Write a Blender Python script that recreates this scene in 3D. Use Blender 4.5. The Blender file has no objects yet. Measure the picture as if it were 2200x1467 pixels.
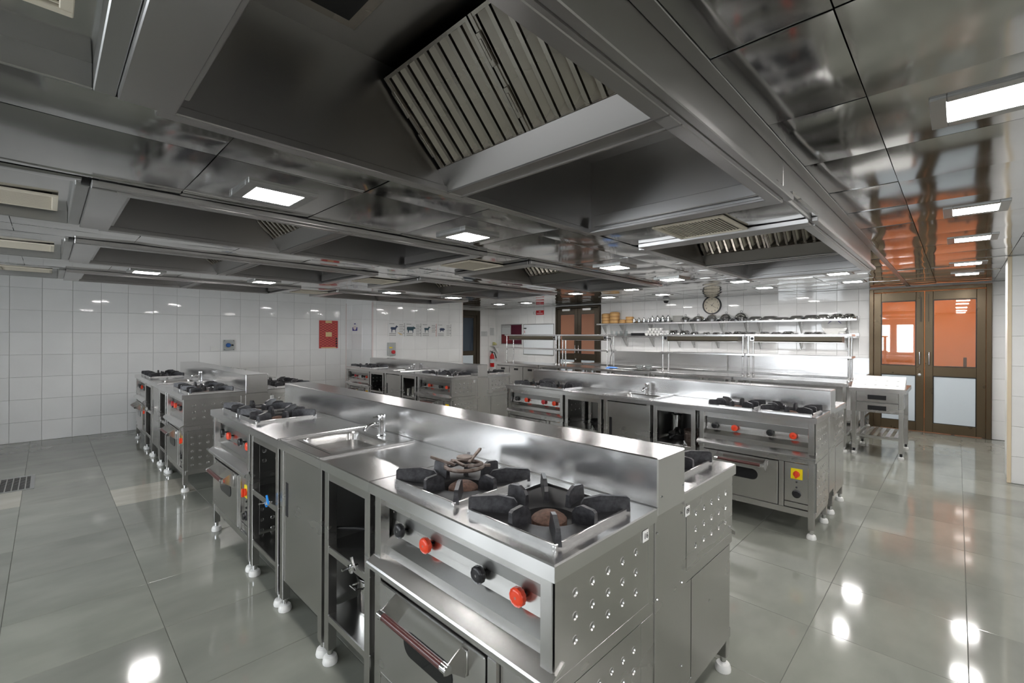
import bpy, bmesh, math, random
from mathutils import Vector, Matrix
random.seed(7)
scene = bpy.context.scene
col = scene.collection
R = math.radians

# ------------------------------------------------------------------ camera
YAW, ROLL, CAMZ = 0.774620, 0.004575, 1.45
cam_d = bpy.data.cameras.new('camera'); cam = bpy.data.objects.new('camera', cam_d); col.objects.link(cam)
cam_d.sensor_fit = 'HORIZONTAL'; cam_d.sensor_width = 36; cam_d.lens = 16.0
cam_d.shift_y = -(733.5 - 724.16) / 2200
cam_d.clip_start = 0.02; cam_d.clip_end = 100
_F = Vector((math.cos(YAW), math.sin(YAW), 0)); _R = Vector((math.sin(YAW), -math.cos(YAW), 0)); _U = Vector((0, 0, 1))
_X = _R * math.cos(ROLL) + _U * math.sin(ROLL); _Y = -_R * math.sin(ROLL) + _U * math.cos(ROLL); _Z = -_F
cam.matrix_world = Matrix(((_X.x, _Y.x, _Z.x, 0), (_X.y, _Y.y, _Z.y, 0), (_X.z, _Y.z, _Z.z, CAMZ), (0, 0, 0, 1)))
scene.camera = cam

# ------------------------------------------------------------------ world, exposure
LAMP = 100.0          # strength of the ceiling lamp diffusers
DAY = 12.0            # strength of the daylight behind the camera
w = bpy.data.worlds.new('world'); scene.world = w; w.use_nodes = True
w.node_tree.nodes['Background'].inputs[0].default_value = (0.75, 0.85, 1, 1)
w.node_tree.nodes['Background'].inputs[1].default_value = 0.3
scene.view_settings.view_transform = 'Standard'
try: scene.view_settings.look = 'None'
except Exception: pass
scene.view_settings.gamma = 1; scene.view_settings.use_curve_mapping = False
scene.view_settings.exposure = 0.0
scene.cycles.sample_clamp_indirect = 8.0

# ------------------------------------------------------------------ materials
MAT = {}
def mat(name, base=(.8,.8,.8), rough=.5, metal=0., spec=.5, emit=None, es=0., coat=0., noise=None, bump=None, rvar=None, objrand=0., trans=0., aniso=0., arot=0.25):
    m = bpy.data.materials.new(name); m.use_nodes = True
    nt = m.node_tree; b = nt.nodes['Principled BSDF']
    b.inputs['Base Color'].default_value = (*base, 1); b.inputs['Roughness'].default_value = rough
    b.inputs['Metallic'].default_value = metal; b.inputs['Specular IOR Level'].default_value = spec
    if coat: b.inputs['Coat Weight'].default_value = coat; b.inputs['Coat Roughness'].default_value = .05
    if trans: b.inputs['Transmission Weight'].default_value = trans
    if emit: b.inputs['Emission Color'].default_value = (*emit, 1); b.inputs['Emission Strength'].default_value = es
    tc = nt.nodes.new('ShaderNodeTexCoord')
    def ntex(scale, sc3, detail=4):
        mp = nt.nodes.new('ShaderNodeMapping'); mp.inputs['Scale'].default_value = sc3
        nt.links.new(tc.outputs['Object'], mp.inputs[0])
        if objrand:
            oi = nt.nodes.new('ShaderNodeObjectInfo'); ml = nt.nodes.new('ShaderNodeVectorMath'); ml.operation = 'SCALE'
            ml.inputs[0].default_value = (37., 53., 71.); nt.links.new(oi.outputs['Random'], ml.inputs['Scale'])
            nt.links.new(ml.outputs[0], mp.inputs['Location'])
        n = nt.nodes.new('ShaderNodeTexNoise'); n.inputs['Scale'].default_value = scale; n.inputs['Detail'].default_value = detail
        nt.links.new(mp.outputs[0], n.inputs['Vector']); return n
    if noise:       # (scale, axis scale, colour a, colour b)
        n = ntex(noise[0], noise[1], 6); r = nt.nodes.new('ShaderNodeValToRGB')
        r.color_ramp.elements[0].position = .3; r.color_ramp.elements[1].position = .7
        r.color_ramp.elements[0].color = (*noise[2], 1); r.color_ramp.elements[1].color = (*noise[3], 1)
        nt.links.new(n.outputs['Fac'], r.inputs[0]); out = r.outputs[0]
        if objrand:
            oi = nt.nodes.new('ShaderNodeObjectInfo'); mr = nt.nodes.new('ShaderNodeMapRange')
            mr.inputs[3].default_value = 1 - objrand; mr.inputs[4].default_value = 1 + objrand
            nt.links.new(oi.outputs['Random'], mr.inputs[0])
            mx = nt.nodes.new('ShaderNodeVectorMath'); mx.operation = 'SCALE'
            nt.links.new(out, mx.inputs[0]); nt.links.new(mr.outputs[0], mx.inputs['Scale']); out = mx.outputs[0]
        nt.links.new(out, b.inputs['Base Color'])
    if rvar:        # (scale, axis scale, min, max)
        n = ntex(rvar[0], rvar[1], 3); mr = nt.nodes.new('ShaderNodeMapRange')
        mr.inputs[1].default_value = .3; mr.inputs[2].default_value = .7
        mr.inputs[3].default_value = rvar[2]; mr.inputs[4].default_value = rvar[3]
        nt.links.new(n.outputs['Fac'], mr.inputs[0]); nt.links.new(mr.outputs[0], b.inputs['Roughness'])
    if bump:        # (scale, axis scale, strength, distance)
        n = ntex(bump[0], bump[1], 2); bp = nt.nodes.new('ShaderNodeBump')
        bp.inputs['Strength'].default_value = bump[2]; bp.inputs['Distance'].default_value = bump[3]
        nt.links.new(n.outputs['Fac'], bp.inputs['Height']); nt.links.new(bp.outputs[0], b.inputs['Normal'])
    if aniso:
        b.inputs['Anisotropic'].default_value = aniso; b.inputs['Anisotropic Rotation'].default_value = arot
        tg = nt.nodes.new('ShaderNodeTangent'); tg.direction_type = 'RADIAL'; tg.axis = 'Z'; nt.links.new(tg.outputs[0], b.inputs['Tangent'])
    MAT[name] = m; return m

mat('steel', (.57,.562,.548), .26, 1., rvar=(2, (1,1,3), .22, .29), aniso=.55)
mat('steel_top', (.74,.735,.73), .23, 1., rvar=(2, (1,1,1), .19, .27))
mat('steel_gutter_dimmed', (.22,.21,.20), .4, 1.)  # hood steel darkened in colour to hold down reflected daylight on the gutter
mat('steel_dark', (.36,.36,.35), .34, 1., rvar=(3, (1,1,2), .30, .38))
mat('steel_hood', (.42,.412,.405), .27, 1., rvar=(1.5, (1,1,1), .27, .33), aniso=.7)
mat('steel_filter', (.34,.315,.28), .28, 1., rvar=(4, (1,1,1), .24, .32))
mat('steel_ceiling', (.43,.43,.42), .09, 1., rvar=(1.6, (1,1,1), .06, .12), objrand=.05)
mat('chrome', (.80,.80,.81), .08, 1.)
mat('steel_pot', (.66,.66,.65), .16, 1.)
mat('cast_iron', (.022,.022,.026), .42, .2, noise=(60, (1,1,1), (.014,.014,.017), (.05,.05,.055)), bump=(90, (1,1,1), .12, .001))
mat('pan_black', (.012,.012,.013), .5)
mat('burner_rust', (.12,.065,.045), .7, .3, noise=(80, (1,1,1), (.07,.04,.03), (.16,.09,.065)), bump=(250, (1,1,1), .25, .001))
mat('ring_rust', (.16,.12,.10), .55, .6, noise=(40, (1,1,1), (.10,.07,.055), (.24,.20,.18)))
mat('black', (.012,.012,.014), .35)
mat('black_matt', (.01,.01,.011), .8)
mat('black_glass', (.008,.008,.01), .06)
mat('red_plastic', (.85,.065,.02), .3)
mat('dark_red_plastic', (.55,.03,.04), .3)
mat('yellow_plastic', (.90,.72,.01), .35)
mat('brown_handle', (.075,.02,.018), .3)
mat('white_plastic', (.80,.80,.78), .35)
mat('foot_white', (.82,.82,.80), .4)
mat('ink', (.02,.02,.022), .6)
mat('logo_ink', (.05,.04,.04), .5)
mat('tile', (.86,.86,.85), .045, noise=(3, (1,1,1), (.84,.84,.83), (.875,.875,.865)), objrand=.025)
mat('grout', (.66,.66,.64), .8)
mat('plaster', (.72,.72,.70), .6)
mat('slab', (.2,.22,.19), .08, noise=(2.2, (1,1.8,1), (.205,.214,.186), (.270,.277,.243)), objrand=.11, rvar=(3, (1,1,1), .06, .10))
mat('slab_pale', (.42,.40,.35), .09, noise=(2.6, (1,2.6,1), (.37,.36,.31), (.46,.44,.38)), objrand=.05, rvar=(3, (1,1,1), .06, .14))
mat('slab_joint', (.13,.135,.12), .7)
mat('bronze', (.115,.085,.05), .32, .6, rvar=(4, (1,1,1), .26, .4))
mat('bronze_dark', (.055,.043,.028), .35, .5)
mat('door_panel', (.62,.69,.74), .3)
mat('orange_paint', (.80,.36,.14), .6)
mat('pane_brown', (.34,.16,.10), .12)
mat('pane_dark', (.03,.045,.065), .05)
mat('beige', (.74,.62,.44), .5)
mat('pinkish', (.72,.64,.62), .5)
mat('dark_green', (.05,.07,.065), .5)
mat('vent_beige', (.60,.55,.45), .5)
mat('paper', (.80,.80,.79), .6)
mat('paper_grey', (.62,.64,.64), .6)
mat('print_grey', (.18,.18,.18), .7)
mat('print_light', (.45,.45,.44), .7)
mat('animal_blue', (.035,.055,.11), .6)
mat('animal_teal', (.03,.075,.10), .6)
mat('poster_red', (.50,.045,.04), .35)
mat('poster_red_light', (.66,.16,.11), .35)
mat('poster_dark', (.20,.02,.025), .4)
mat('poster_cream', (.75,.58,.30), .45)
mat('navy', (.02,.02,.22), .4)
mat('board_white', (.80,.84,.87), .12)
mat('board_maroon', (.085,.006,.022), .8)
mat('alu', (.52,.53,.53), .35, .8)
mat('sign_red', (.55,.01,.02), .4)
mat('ext_red', (.55,.012,.012), .25)
mat('blue_plastic', (.02,.12,.40), .35)
mat('blue_valve', (.01,.25,.75), .4)
mat('grey_box', (.40,.42,.41), .45)
mat('bamboo', (.62,.37,.13), .55, noise=(9, (1,1,14), (.50,.28,.09), (.72,.46,.19)))
mat('bamboo_dark', (.40,.20,.07), .6)
mat('china', (.82,.82,.80), .15)
mat('clock_face', (.66,.60,.48), .4)
mat('glove', (.62,.60,.28), .7)
mat('lamp_olive', (.17,.145,.105), .4, .4)
mat('cloth_blue', (.10,.25,.62), .8)
mat('glassware', (.85,.88,.88), .04, trans=.9)
mat('lamp_white', (1,1,1), .5, emit=(1.0,.97,.95), es=LAMP)
mat('lamp_lobby', (1,1,1), .5, emit=(1.0,.95,.9), es=10.)
mat('daylight', (1,1,1), .5, emit=(.90,.95,1.0), es=DAY)
# tinted door glass: part clear, part mirror
def glass_mat(name, tint, gloss):
    m = bpy.data.materials.new(name); m.use_nodes = True; nt = m.node_tree; nt.nodes.clear()
    o = nt.nodes.new('ShaderNodeOutputMaterial'); mx = nt.nodes.new('ShaderNodeMixShader')
    t = nt.nodes.new('ShaderNodeBsdfTransparent'); t.inputs[0].default_value = (*tint, 1)
    g = nt.nodes.new('ShaderNodeBsdfGlossy'); g.inputs['Roughness'].default_value = .02
    mx.inputs[0].default_value = gloss
    nt.links.new(t.outputs[0], mx.inputs[1]); nt.links.new(g.outputs[0], mx.inputs[2]); nt.links.new(mx.outputs[0], o.inputs[0]); MAT[name] = m
glass_mat('pane_orange', (1., .88, .80), .17)

# ------------------------------------------------------------------ mesh helpers
class MB:
    def __init__(s): s.v = []; s.f = []; s.mi = []; s.cur = 0; s.mats = []
    def use(s, m):
        if m not in s.mats: s.mats.append(m)
        s.cur = s.mats.index(m); return s
    def add(s, vs, fs):
        o = len(s.v); s.v += [tuple(p) for p in vs]
        for f in fs: s.f.append(tuple(i + o for i in f)); s.mi.append(s.cur)
        return s
    def box(s, x0, x1, y0, y1, z0, z1):
        v = [(x, y, z) for z in (z0, z1) for y in (y0, y1) for x in (x0, x1)]
        return s.add(v, [(0,2,3,1), (4,5,7,6), (0,1,5,4), (2,6,7,3), (0,4,6,2), (1,3,7,5)])
    def cbox(s, x0, x1, y0, y1, z0, z1, b=.003):
        b = min(b, (x1-x0)*.45, (y1-y0)*.45, (z1-z0)*.45)
        lo = (x0, y0, z0); hi = (x1, y1, z1); idx = {}; v = []
        for sx in (0,1):
            for sy in (0,1):
                for sz in (0,1):
                    sg = (sx, sy, sz)
                    for a in range(3):
                        p = [(hi[k] - (0 if k == a else b)) if sg[k] else (lo[k] + (0 if k == a else b)) for k in range(3)]
                        idx[sg + (a,)] = len(v); v.append(p)
        f = []
        for a in range(3):
            o = [k for k in range(3) if k != a]
            for sa in (0,1):
                q = []
                for (p, r) in ((0,0), (1,0), (1,1), (0,1)):
                    g = [0,0,0]; g[a] = sa; g[o[0]] = p; g[o[1]] = r; q.append(idx[tuple(g) + (a,)])
                f.append(tuple(q))
        for a in range(3):          # edges running along axis a
            o = [k for k in range(3) if k != a]
            for p in (0,1):
                for r in (0,1):
                    g0 = [0,0,0]; g0[o[0]] = p; g0[o[1]] = r; g1 = list(g0); g1[a] = 1
                    f.append((idx[tuple(g0)+(o[0],)], idx[tuple(g0)+(o[1],)], idx[tuple(g1)+(o[1],)], idx[tuple(g1)+(o[0],)]))
        for sx in (0,1):
            for sy in (0,1):
                for sz in (0,1): f.append(tuple(idx[(sx,sy,sz,a)] for a in range(3)))
        return s.add(v, f)
    def prism(s, prof, axis, a0, a1):
        n = len(prof); v = []
        for a in (a0, a1):
            for (p, q) in prof:
                v.append({'x': (a, p, q), 'y': (p, a, q), 'z': (p, q, a)}[axis])
        f = [tuple(range(n)), tuple(range(2*n-1, n-1, -1))] + [(i, (i+1) % n, n+(i+1) % n, n+i) for i in range(n)]
        return s.add(v, f)
    def lathe(s, prof, c=(0,0,0), axis='z', seg=20, cap=True):
        v = []; f = []
        for (r, h) in prof:
            for k in range(seg):
                a = 2*math.pi*k/seg; p, q = r*math.cos(a), r*math.sin(a)
                d = {'z': (p, q, h), 'x': (h, p, q), 'y': (p, h, q)}[axis]
                v.append((c[0]+d[0], c[1]+d[1], c[2]+d[2]))
        for i in range(len(prof)-1):
            for k in range(seg):
                f.append((i*seg+k, i*seg+(k+1) % seg, (i+1)*seg+(k+1) % seg, (i+1)*seg+k))
        if cap:
            f.append(tuple(range(seg))); n = len(prof)-1; f.append(tuple(n*seg+k for k in range(seg)))
        return s.add(v, f)
    def cyl(s, p0, p1, r, seg=12, r1=None): return s.tube([p0, p1], r, seg, r1)
    def tube(s, path, r, seg=8, r1=None):
        P = [Vector(p) for p in path]; n = len(P); v = []; f = []; prev = None
        for i, p in enumerate(P):
            t = (P[min(i+1, n-1)] - P[max(i-1, 0)]).normalized()
            if prev is None:
                a = Vector((0,0,1)) if abs(t.z) < .9 else Vector((1,0,0)); u = t.cross(a).normalized()
            else: u = (prev - t*prev.dot(t)).normalized()
            prev = u; wv = t.cross(u); rr = r if r1 is None else r + (r1-r)*i/(n-1)
            for k in range(seg):
                a = 2*math.pi*k/seg; v.append(p + u*rr*math.cos(a) + wv*rr*math.sin(a))
        for i in range(n-1):
            for k in range(seg): f.append((i*seg+k, i*seg+(k+1) % seg, (i+1)*seg+(k+1) % seg, (i+1)*seg+k))
        f.append(tuple(range(seg))); f.append(tuple((n-1)*seg+k for k in range(seg)))
        return s.add(v, f)
    def mesh(s, name, smooth=False):
        me = bpy.data.meshes.new(name); me.from_pydata(s.v, [], s.f)
        bm = bmesh.new(); bm.from_mesh(me); bmesh.ops.recalc_face_normals(bm, faces=bm.faces); bm.to_mesh(me); bm.free()
        for m in s.mats: me.materials.append(MAT[m])
        if len(s.mats) > 1:
            me.polygons.foreach_set('material_index', s.mi)
        if smooth:
            me.polygons.foreach_set('use_smooth', [True]*len(me.polygons))
            try: me.set_sharp_from_angle(angle=R(38))
            except Exception: pass
        me.update(); return me
    def build(s, name, parent=None, m=None, smooth=False, loc=None, rot=None):
        if m: s.mats = [m]; s.mi = [0]*len(s.f)
        return put(name, s.mesh(name, smooth), parent, loc, rot)
def put(name, me, parent=None, loc=None, rot=None):
    o = bpy.data.objects.new(name, me); col.objects.link(o)
    if parent: o.parent = parent
    if loc: o.location = loc
    if rot: o.rotation_euler = rot
    return o
def tag(o, label, cat=None, group=None):
    o['label'] = label
    if cat: o['category'] = cat
    if group: o['group'] = group
    return o
def thing(name, label, cat, loc=(0,0,0), rz=0, group=None, scale=(1,1,1)):
    o = bpy.data.objects.new(name, None); o.empty_display_size = .1; col.objects.link(o)
    o.location = loc; o.rotation_euler = (0,0,rz); o.scale = scale
    return tag(o, label, cat, group)
def struct(name, mb=None, m=None, label=None, smooth=False):
    if mb is None: o = bpy.data.objects.new(name, None); col.objects.link(o)
    else: o = mb.build(name, None, m, smooth)
    o['kind'] = 'structure'
    if label: o['label'] = label
    return o
def copy_tree(o, parent=None, loc=None, rz=None, scale=None, label=None, group=None):
    c = o.copy(); col.objects.link(c)
    if parent: c.parent = parent
    if loc is not None: c.location = loc
    if rz is not None: c.rotation_euler = (0,0,rz)
    if scale is not None: c.scale = scale
    if label: c['label'] = label
    if group: c['group'] = group
    for ch in list(o.children): copy_tree(ch, c)
    return c

# lettering, made before the scene fills up
def text_mesh(s, size, m, shear=0.):
    cu = bpy.data.curves.new('t', 'FONT'); cu.body = s; cu.size = size; cu.extrude = .0004; cu.shear = shear
    cu.align_x = 'CENTER'; cu.align_y = 'CENTER'; cu.resolution_u = 3
    o = bpy.data.objects.new('t', cu); col.objects.link(o); dg = bpy.context.evaluated_depsgraph_get(); dg.update()
    me = bpy.data.meshes.new_from_object(o.evaluated_get(dg)); me.materials.clear(); me.materials.append(MAT[m])
    bpy.data.objects.remove(o); bpy.data.curves.remove(cu); me.name = 'lettering'; return me
TXT = {k: text_mesh(k, .026, 'ink') for k in ('16', '09', '10')}
TXT['logo'] = text_mesh('Chefmate', .046, 'logo_ink', .35)
TXT['smoke'] = text_mesh('NO\nSMOKING', .062, 'paper')
TXT['clock'] = {str(k): text_mesh(str(k), .045, 'ink') for k in range(1, 13)}
TXT['notice'] = text_mesh('NOTICE BOARD', .05, 'print_grey')

# ------------------------------------------------------------------ room shell
XF, YL, YP, YB = 9.60, 9.02, 8.30, 10.10      # far wall, left wall, poster wall, wall of the rear door
XB, YR = -2.6, -3.2                           # walls behind the camera
ZC, ZL, ZR = 2.29, 2.13, 2.10                 # high ceiling, low ceiling, hood rims

# floor: joint bed plus one object per stone slab
fl = struct('floor', MB().box(XB, XF, YR, YB, -.08, -.004), 'slab_joint')
PS = .57; xs0 = .415 - PS*6; ys0 = 5.09 - PS*15
slabs = []
for i in range(22):
    for j in range(24):
        x0, y0 = xs0 + i*PS, ys0 + j*PS
        if x0 < XB-.6 or x0 > XF or y0 > YB or y0 < YR-.6: continue
        cx, cy = x0+PS/2, y0+PS/2
        d = cx*_F.x + cy*_F.y; l = cx*_R.x + cy*_R.y
        vis = d > .15 and abs(l) < 1.2*d+.3 and cx < XF and (cy < YL or cx > 4.3)
        slabs.append((not vis, d, x0, y0))
slabs.sort()
sm = MB().cbox(-PS/2+.0009, PS/2-.0009, -PS/2+.0009, PS/2-.0009, -.03, 0, .0015).mesh('slab'); sm.materials.append(MAT['slab'])
smp = MB().cbox(-PS/2+.0009, PS/2-.0009, -PS/2+.0009, PS/2-.0009, -.03, 0, .0015).mesh('slab'); smp.materials.append(MAT['slab_pale'])
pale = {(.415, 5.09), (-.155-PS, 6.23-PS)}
rest = MB()
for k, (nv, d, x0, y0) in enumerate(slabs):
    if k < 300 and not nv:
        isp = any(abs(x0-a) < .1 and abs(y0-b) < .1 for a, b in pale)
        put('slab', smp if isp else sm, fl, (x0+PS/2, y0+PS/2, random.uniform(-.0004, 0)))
    else: rest.box(x0+.0015, x0+PS-.0015, y0+.0015, y0+PS-.0015, -.03, 0)
o = rest.build('slab_field', fl, 'slab'); o['kind'] = 'stuff'

# tiled walls
TILE = .303; Z0 = .272
TM = {}
def tile_mesh(wd, h):
    k = (round(wd, 3), round(h, 3))
    if k not in TM: TM[k] = MB().cbox(-wd/2, wd/2, -.009, 0, -h/2, h/2, .0018).mesh('tile'); TM[k].materials.append(MAT['tile'])
    return TM[k]
def tiles(parent, p0, u, segs, off, ztop=ZC):
    """p0: wall start on the floor, u: unit direction along it, outward normal = u turned clockwise (towards the room)"""
    ang = math.atan2(u[1], u[0]); zs = [0.] + [Z0+TILE*k for k in range(9) if Z0+TILE*k < ztop-.02] + [ztop]
    for (a, b) in segs:
        k0 = math.floor((a-off)/TILE); cuts = [a] + [off+TILE*k for k in range(k0, k0+60) if a+.015 < off+TILE*k < b-.015] + [b]
        for c0, c1 in zip(cuts, cuts[1:]):
            for z0, z1 in zip(zs, zs[1:]):
                wd, h = c1-c0-.003, z1-z0-.003; uc = (c0+c1)/2
                t = put('tile', tile_mesh(wd, h), parent, (p0[0]+u[0]*uc, p0[1]+u[1]*uc, (z0+z1)/2),
                        (random.gauss(0, .0022), 0, ang + random.gauss(0, .0022)))
# the tile mesh faces local -y ; tiles run so that -y (rotated) points into the room
wl = struct('wall_left', MB().box(XB, 4.36, YL+.004, YL+.15, 0, 2.6), 'grout')
tiles(wl, (0, YL, 0), (1, 0), [(-1.05, 4.33)], -.35)
ws = MB().prism([(4.335, YL+.1), (4.525, YP+.006), (4.9, YP+.006), (4.9, YL+.1)], 'z', 0, 2.6)
wc = struct('wall_column', ws, 'grout')
dv = Vector((4.52-4.33, YP-YL)); dl = dv.length; dv.normalize()
tiles(wc, (4.33, YL, 0), (dv.x, dv.y), [(.004, dl)], .16)
wp = struct('wall_poster', MB().box(4.53, 6.81, YP+.004, YB+.2, 0, 2.6), 'grout')
tiles(wp, (0, YP, 0), (1, 0), [(4.525, 6.81)], 4.60)
wb = struct('wall_rear', MB().box(6.81, 8.10, YB+.004, YB+.15, 0, 2.6).box(8.10, 8.93, YB+.004, YB+.15, 2.22, 2.6).box(8.93, XF, YB+.004, YB+.15, 0, 2.6), 'grout')
tiles(wb, (0, YB, 0), (1, 0), [(7.4, 8.08), (8.95, XF-.004)], 9.3)
wf = struct('wall_far', MB().box(XF+.004, XF+.12, YR, -.36, 0, 2.6).box(XF+.004, XF+.12, -.36, 1.05, 2.27, 2.6).box(XF+.004, XF+.12, 1.05, 6.31, 0, 2.6)
            .box(XF+.004, XF+.12, 6.31, 7.72, 2.27, 2.6).box(XF+.004, XF+.12, 7.72, YB+.15, 0, 2.6), 'grout')
tiles(wf, (XF, YB, 0), (0, -1), [(0, YB-7.72), (YB-6.31, YB-1.05), (YB+.36, YB+1.3)], .12)
pl = struct('wall_pillar', MB().box(6.822, 7.3, YR, -.372, 0, 2.6), 'plaster')
tiles(pl, (6.82, -.39, 0), (0, -1), [(0, 2.1)], .30)
struct('trim_1', MB().cbox(6.80, 6.84, -.392, -.362, 0, ZC, .004), 'beige', 'cream corner guard on the tiled pillar')
struct('trim_2', MB().cbox(4.305, 4.352, YL-.014, YL+.02, 0, ZL, .003), 'pinkish', 'pale corner strip beside the red poster')
struct('trim_3', MB().cbox(4.505, 4.535, YP-.012, YP+.015, 0, ZL, .003), 'pinkish', 'cream corner strip at start of poster wall')
struct('trim_4', MB().cbox(6.80, 6.826, YP-.010, YP+.015, 0, ZC, .003), 'pinkish', 'cream corner strip at end of poster wall')
# walls behind the camera; window pair seen reflected, other windows added as fill light
bw = MB().box(XB-.15, XB, YR, YB, 0, .8).box(XB-.15, XB, YR, YB, 2.0, 2.6)
WIN = [(-2.7, -1.7), (1.1, 1.62), (1.75, 2.3), (3.2, 4.3), (4.5, 5.6)]
for (p, a), (b, q) in zip([(0, YR)] + WIN, WIN + [(YB, 0)]): bw.box(XB-.15, XB, a, b, .8, 2.0)
struct('wall_back', bw, 'tile')
struct('wall_right', MB().box(XB-.15, XF+.12, YR-.15, YR, 0, 2.6), 'tile')
for n, (a, b) in enumerate(WIN):
    wo = struct('window_%d' % (n+1), MB().box(XB-.10, XB-.09, a, b, .8, 2.0), 'daylight', 'bright daylight window in the back wall, %s' % ['first', 'second', 'third', 'fourth', 'fifth', 'sixth', 'seventh'][n])
    MB().box(XB-.085, XB-.04, a, a+.04, .8, 2.0).box(XB-.085, XB-.04, b-.04, b, .8, 2.0).box(XB-.085, XB-.04, a+.04, b-.04, .8, .84).box(XB-.085, XB-.04, a+.04, b-.04, 1.96, 2.0).build('window_frame', wo, 'alu')

# ------------------------------------------------------------------ ceiling
HX = [(.234, 2.40), (3.10, 5.42)]                                     # hood columns (inner x)
HY = [(.60, 1.655), (2.74, 3.78), (4.46, 5.64), (6.56, 7.57)]         # hood rows (inner y)
XE = 5.47                                                             # end of the low ceiling
cb = MB().box(XB, XF, YR, .54, ZC+.03, 2.75).box(XE+.02, XF, .54, YB, ZC+.03, 2.75).box(XB, XE+.02, 7.63, YB, ZC+.03, 2.75).box(XB, XE+.02, .54, 7.63, 2.60, 2.75)
ce = struct('ceiling', cb, 'black_matt')
PV = []
N = 6
for k in range(5):      # gently buckled sheet panels, unit size
    ph = [random.uniform(0, 6.28) for _ in range(6)]; mb = MB(); vs = []; fs = []
    for i in range(N+1):
        for j in range(N+1):
            u, v = i/N*2-1, j/N*2-1
            z = -.0045*(1-u*u)*(1-v*v) + .0012*math.sin(1.7*u+ph[0]+v)*math.cos(1.3*v+ph[1]) + .0009*math.sin(3.1*v+ph[2])*math.cos(2.4*u+ph[3])
            vs.append((u*.5, v*.5, z))
    for i in range(N):
        for j in range(N): a = i*(N+1)+j; fs.append((a, a+1, a+N+2, a+N+1))
    e = len(vs)         # upturned edge
    ring = [(i, 0) for i in range(N+1)] + [(N, j) for j in range(1, N+1)] + [(i, N) for i in range(N-1, -1, -1)] + [(0, j) for j in range(N-1, 0, -1)]
    for (i, j) in ring: p = vs[i*(N+1)+j]; vs.append((p[0], p[1], .02))
    L = len(ring)
    for q in range(L):
        a, b = ring[q], ring[(q+1) % L]; fs.append((a[0]*(N+1)+a[1], b[0]*(N+1)+b[1], e+(q+1) % L, e+q))
    me = mb.add(vs, fs).mesh('panel', True); me.materials.append(MAT['steel_ceiling']); PV.append(me)
def panel(x0, x1, y0, y1, z, g=.0035):
    o = put('panel', random.choice(PV), ce, ((x0+x1)/2, (y0+y1)/2, z+random.uniform(0, .002)))
    o.scale = (x1-x0-g, y1-y0-g, 1); o.rotation_euler = (random.gauss(0, .003), random.gauss(0, .003), 0)
def pfield(xs, ys, z):
    for a, b in zip(xs, xs[1:]):
        for c, d in zip(ys, ys[1:]): panel(a, b, c, d, z)
def cuts(a, b, off, step=.595):
    k = math.floor((a-off)/step); return [a] + [off+step*i for i in range(k, k+40) if a+.06 < off+step*i < b-.06] + [b]
XS = cuts(-.98, XF, 1.40)
pfield(XS, [-1.56, -.965, -.37, .228, .538], ZC)
pfield(cuts(XE+.03, XF, 5.565), cuts(.538, YB, .823), ZC)
pfield(cuts(-.98, XE+.02, .446), [7.66, 8.3, YL], ZC)
XL = cuts(-.98, XE, .446, .6)
pfield(XL, [1.715, 2.0, 2.62, 2.685], ZL)                      # between hood rows 1 and 2
pfield(XL, [3.84, 4.12, 4.40], ZL)
pfield(XL, [5.70, 5.83, 6.45, 6.50], ZL)
for (a, b) in HY: pfield([2.475, 2.55, 3.025][0:1] + [3.025], [a-.04, (a*2+b)/3-.0, (a+2*b)/3+.0, b+.045], ZL)
ZREC = ZL+.055; LZ = [(.60, 1.69), (2.80, 3.815), (4.55, 5.675), (6.60, 7.61)]
for (a, b) in LZ: pfield([-.98, -.40, .105], [a+.006, (a+b)/2, b-.006], ZREC)
for (a, b), (c, d) in zip(LZ, HY):
    if a > c: pfield([-.98, -.40, .105], [c-.045, a], ZL)
# dropped edge of the low ceiling, trims
struct('trim_5', MB().cbox(2.415, 3.086, .5865, .600, ZR+.012, ZC+.02, .002), 'steel_hood', 'steel infill between two hood faces along the aisle')
struct('trim_6', MB().cbox(XB, XF, .538, .586, ZC-.004, ZC+.02, .002), 'steel_hood', 'narrow steel strip along the hood edge')
struct('trim_7', MB().box(XE, XE+.02, .60, 7.63, ZL, ZC+.1), 'steel_hood', 'end face of the low ceiling')
struct('trim_8', MB().box(XB, XE, 7.63, 7.65, ZL, ZC+.1), 'steel_hood', 'rear edge of the low ceiling')
struct('trim_9', MB().cbox(XB, .12, .586, .600, ZR+.012, ZC+.02, .002), 'steel_hood', 'steel face of the low ceiling near the windows')
fl_mb = MB()
for (a, b) in HY: fl_mb.cbox(.125, .235, a-.06, b+.06, ZR+.006, ZR+.03, .003)
tm = MB()
for (a, b) in LZ: tm.cbox(.085, .133, a, b, ZL-.012, ZREC+.03, .003).cbox(-.98, .085, b-.012, b, ZL-.012, ZREC+.03, .003)
struct('trim_10', tm, 'steel_dark', 'folded edges of the recessed vent bays')

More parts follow.
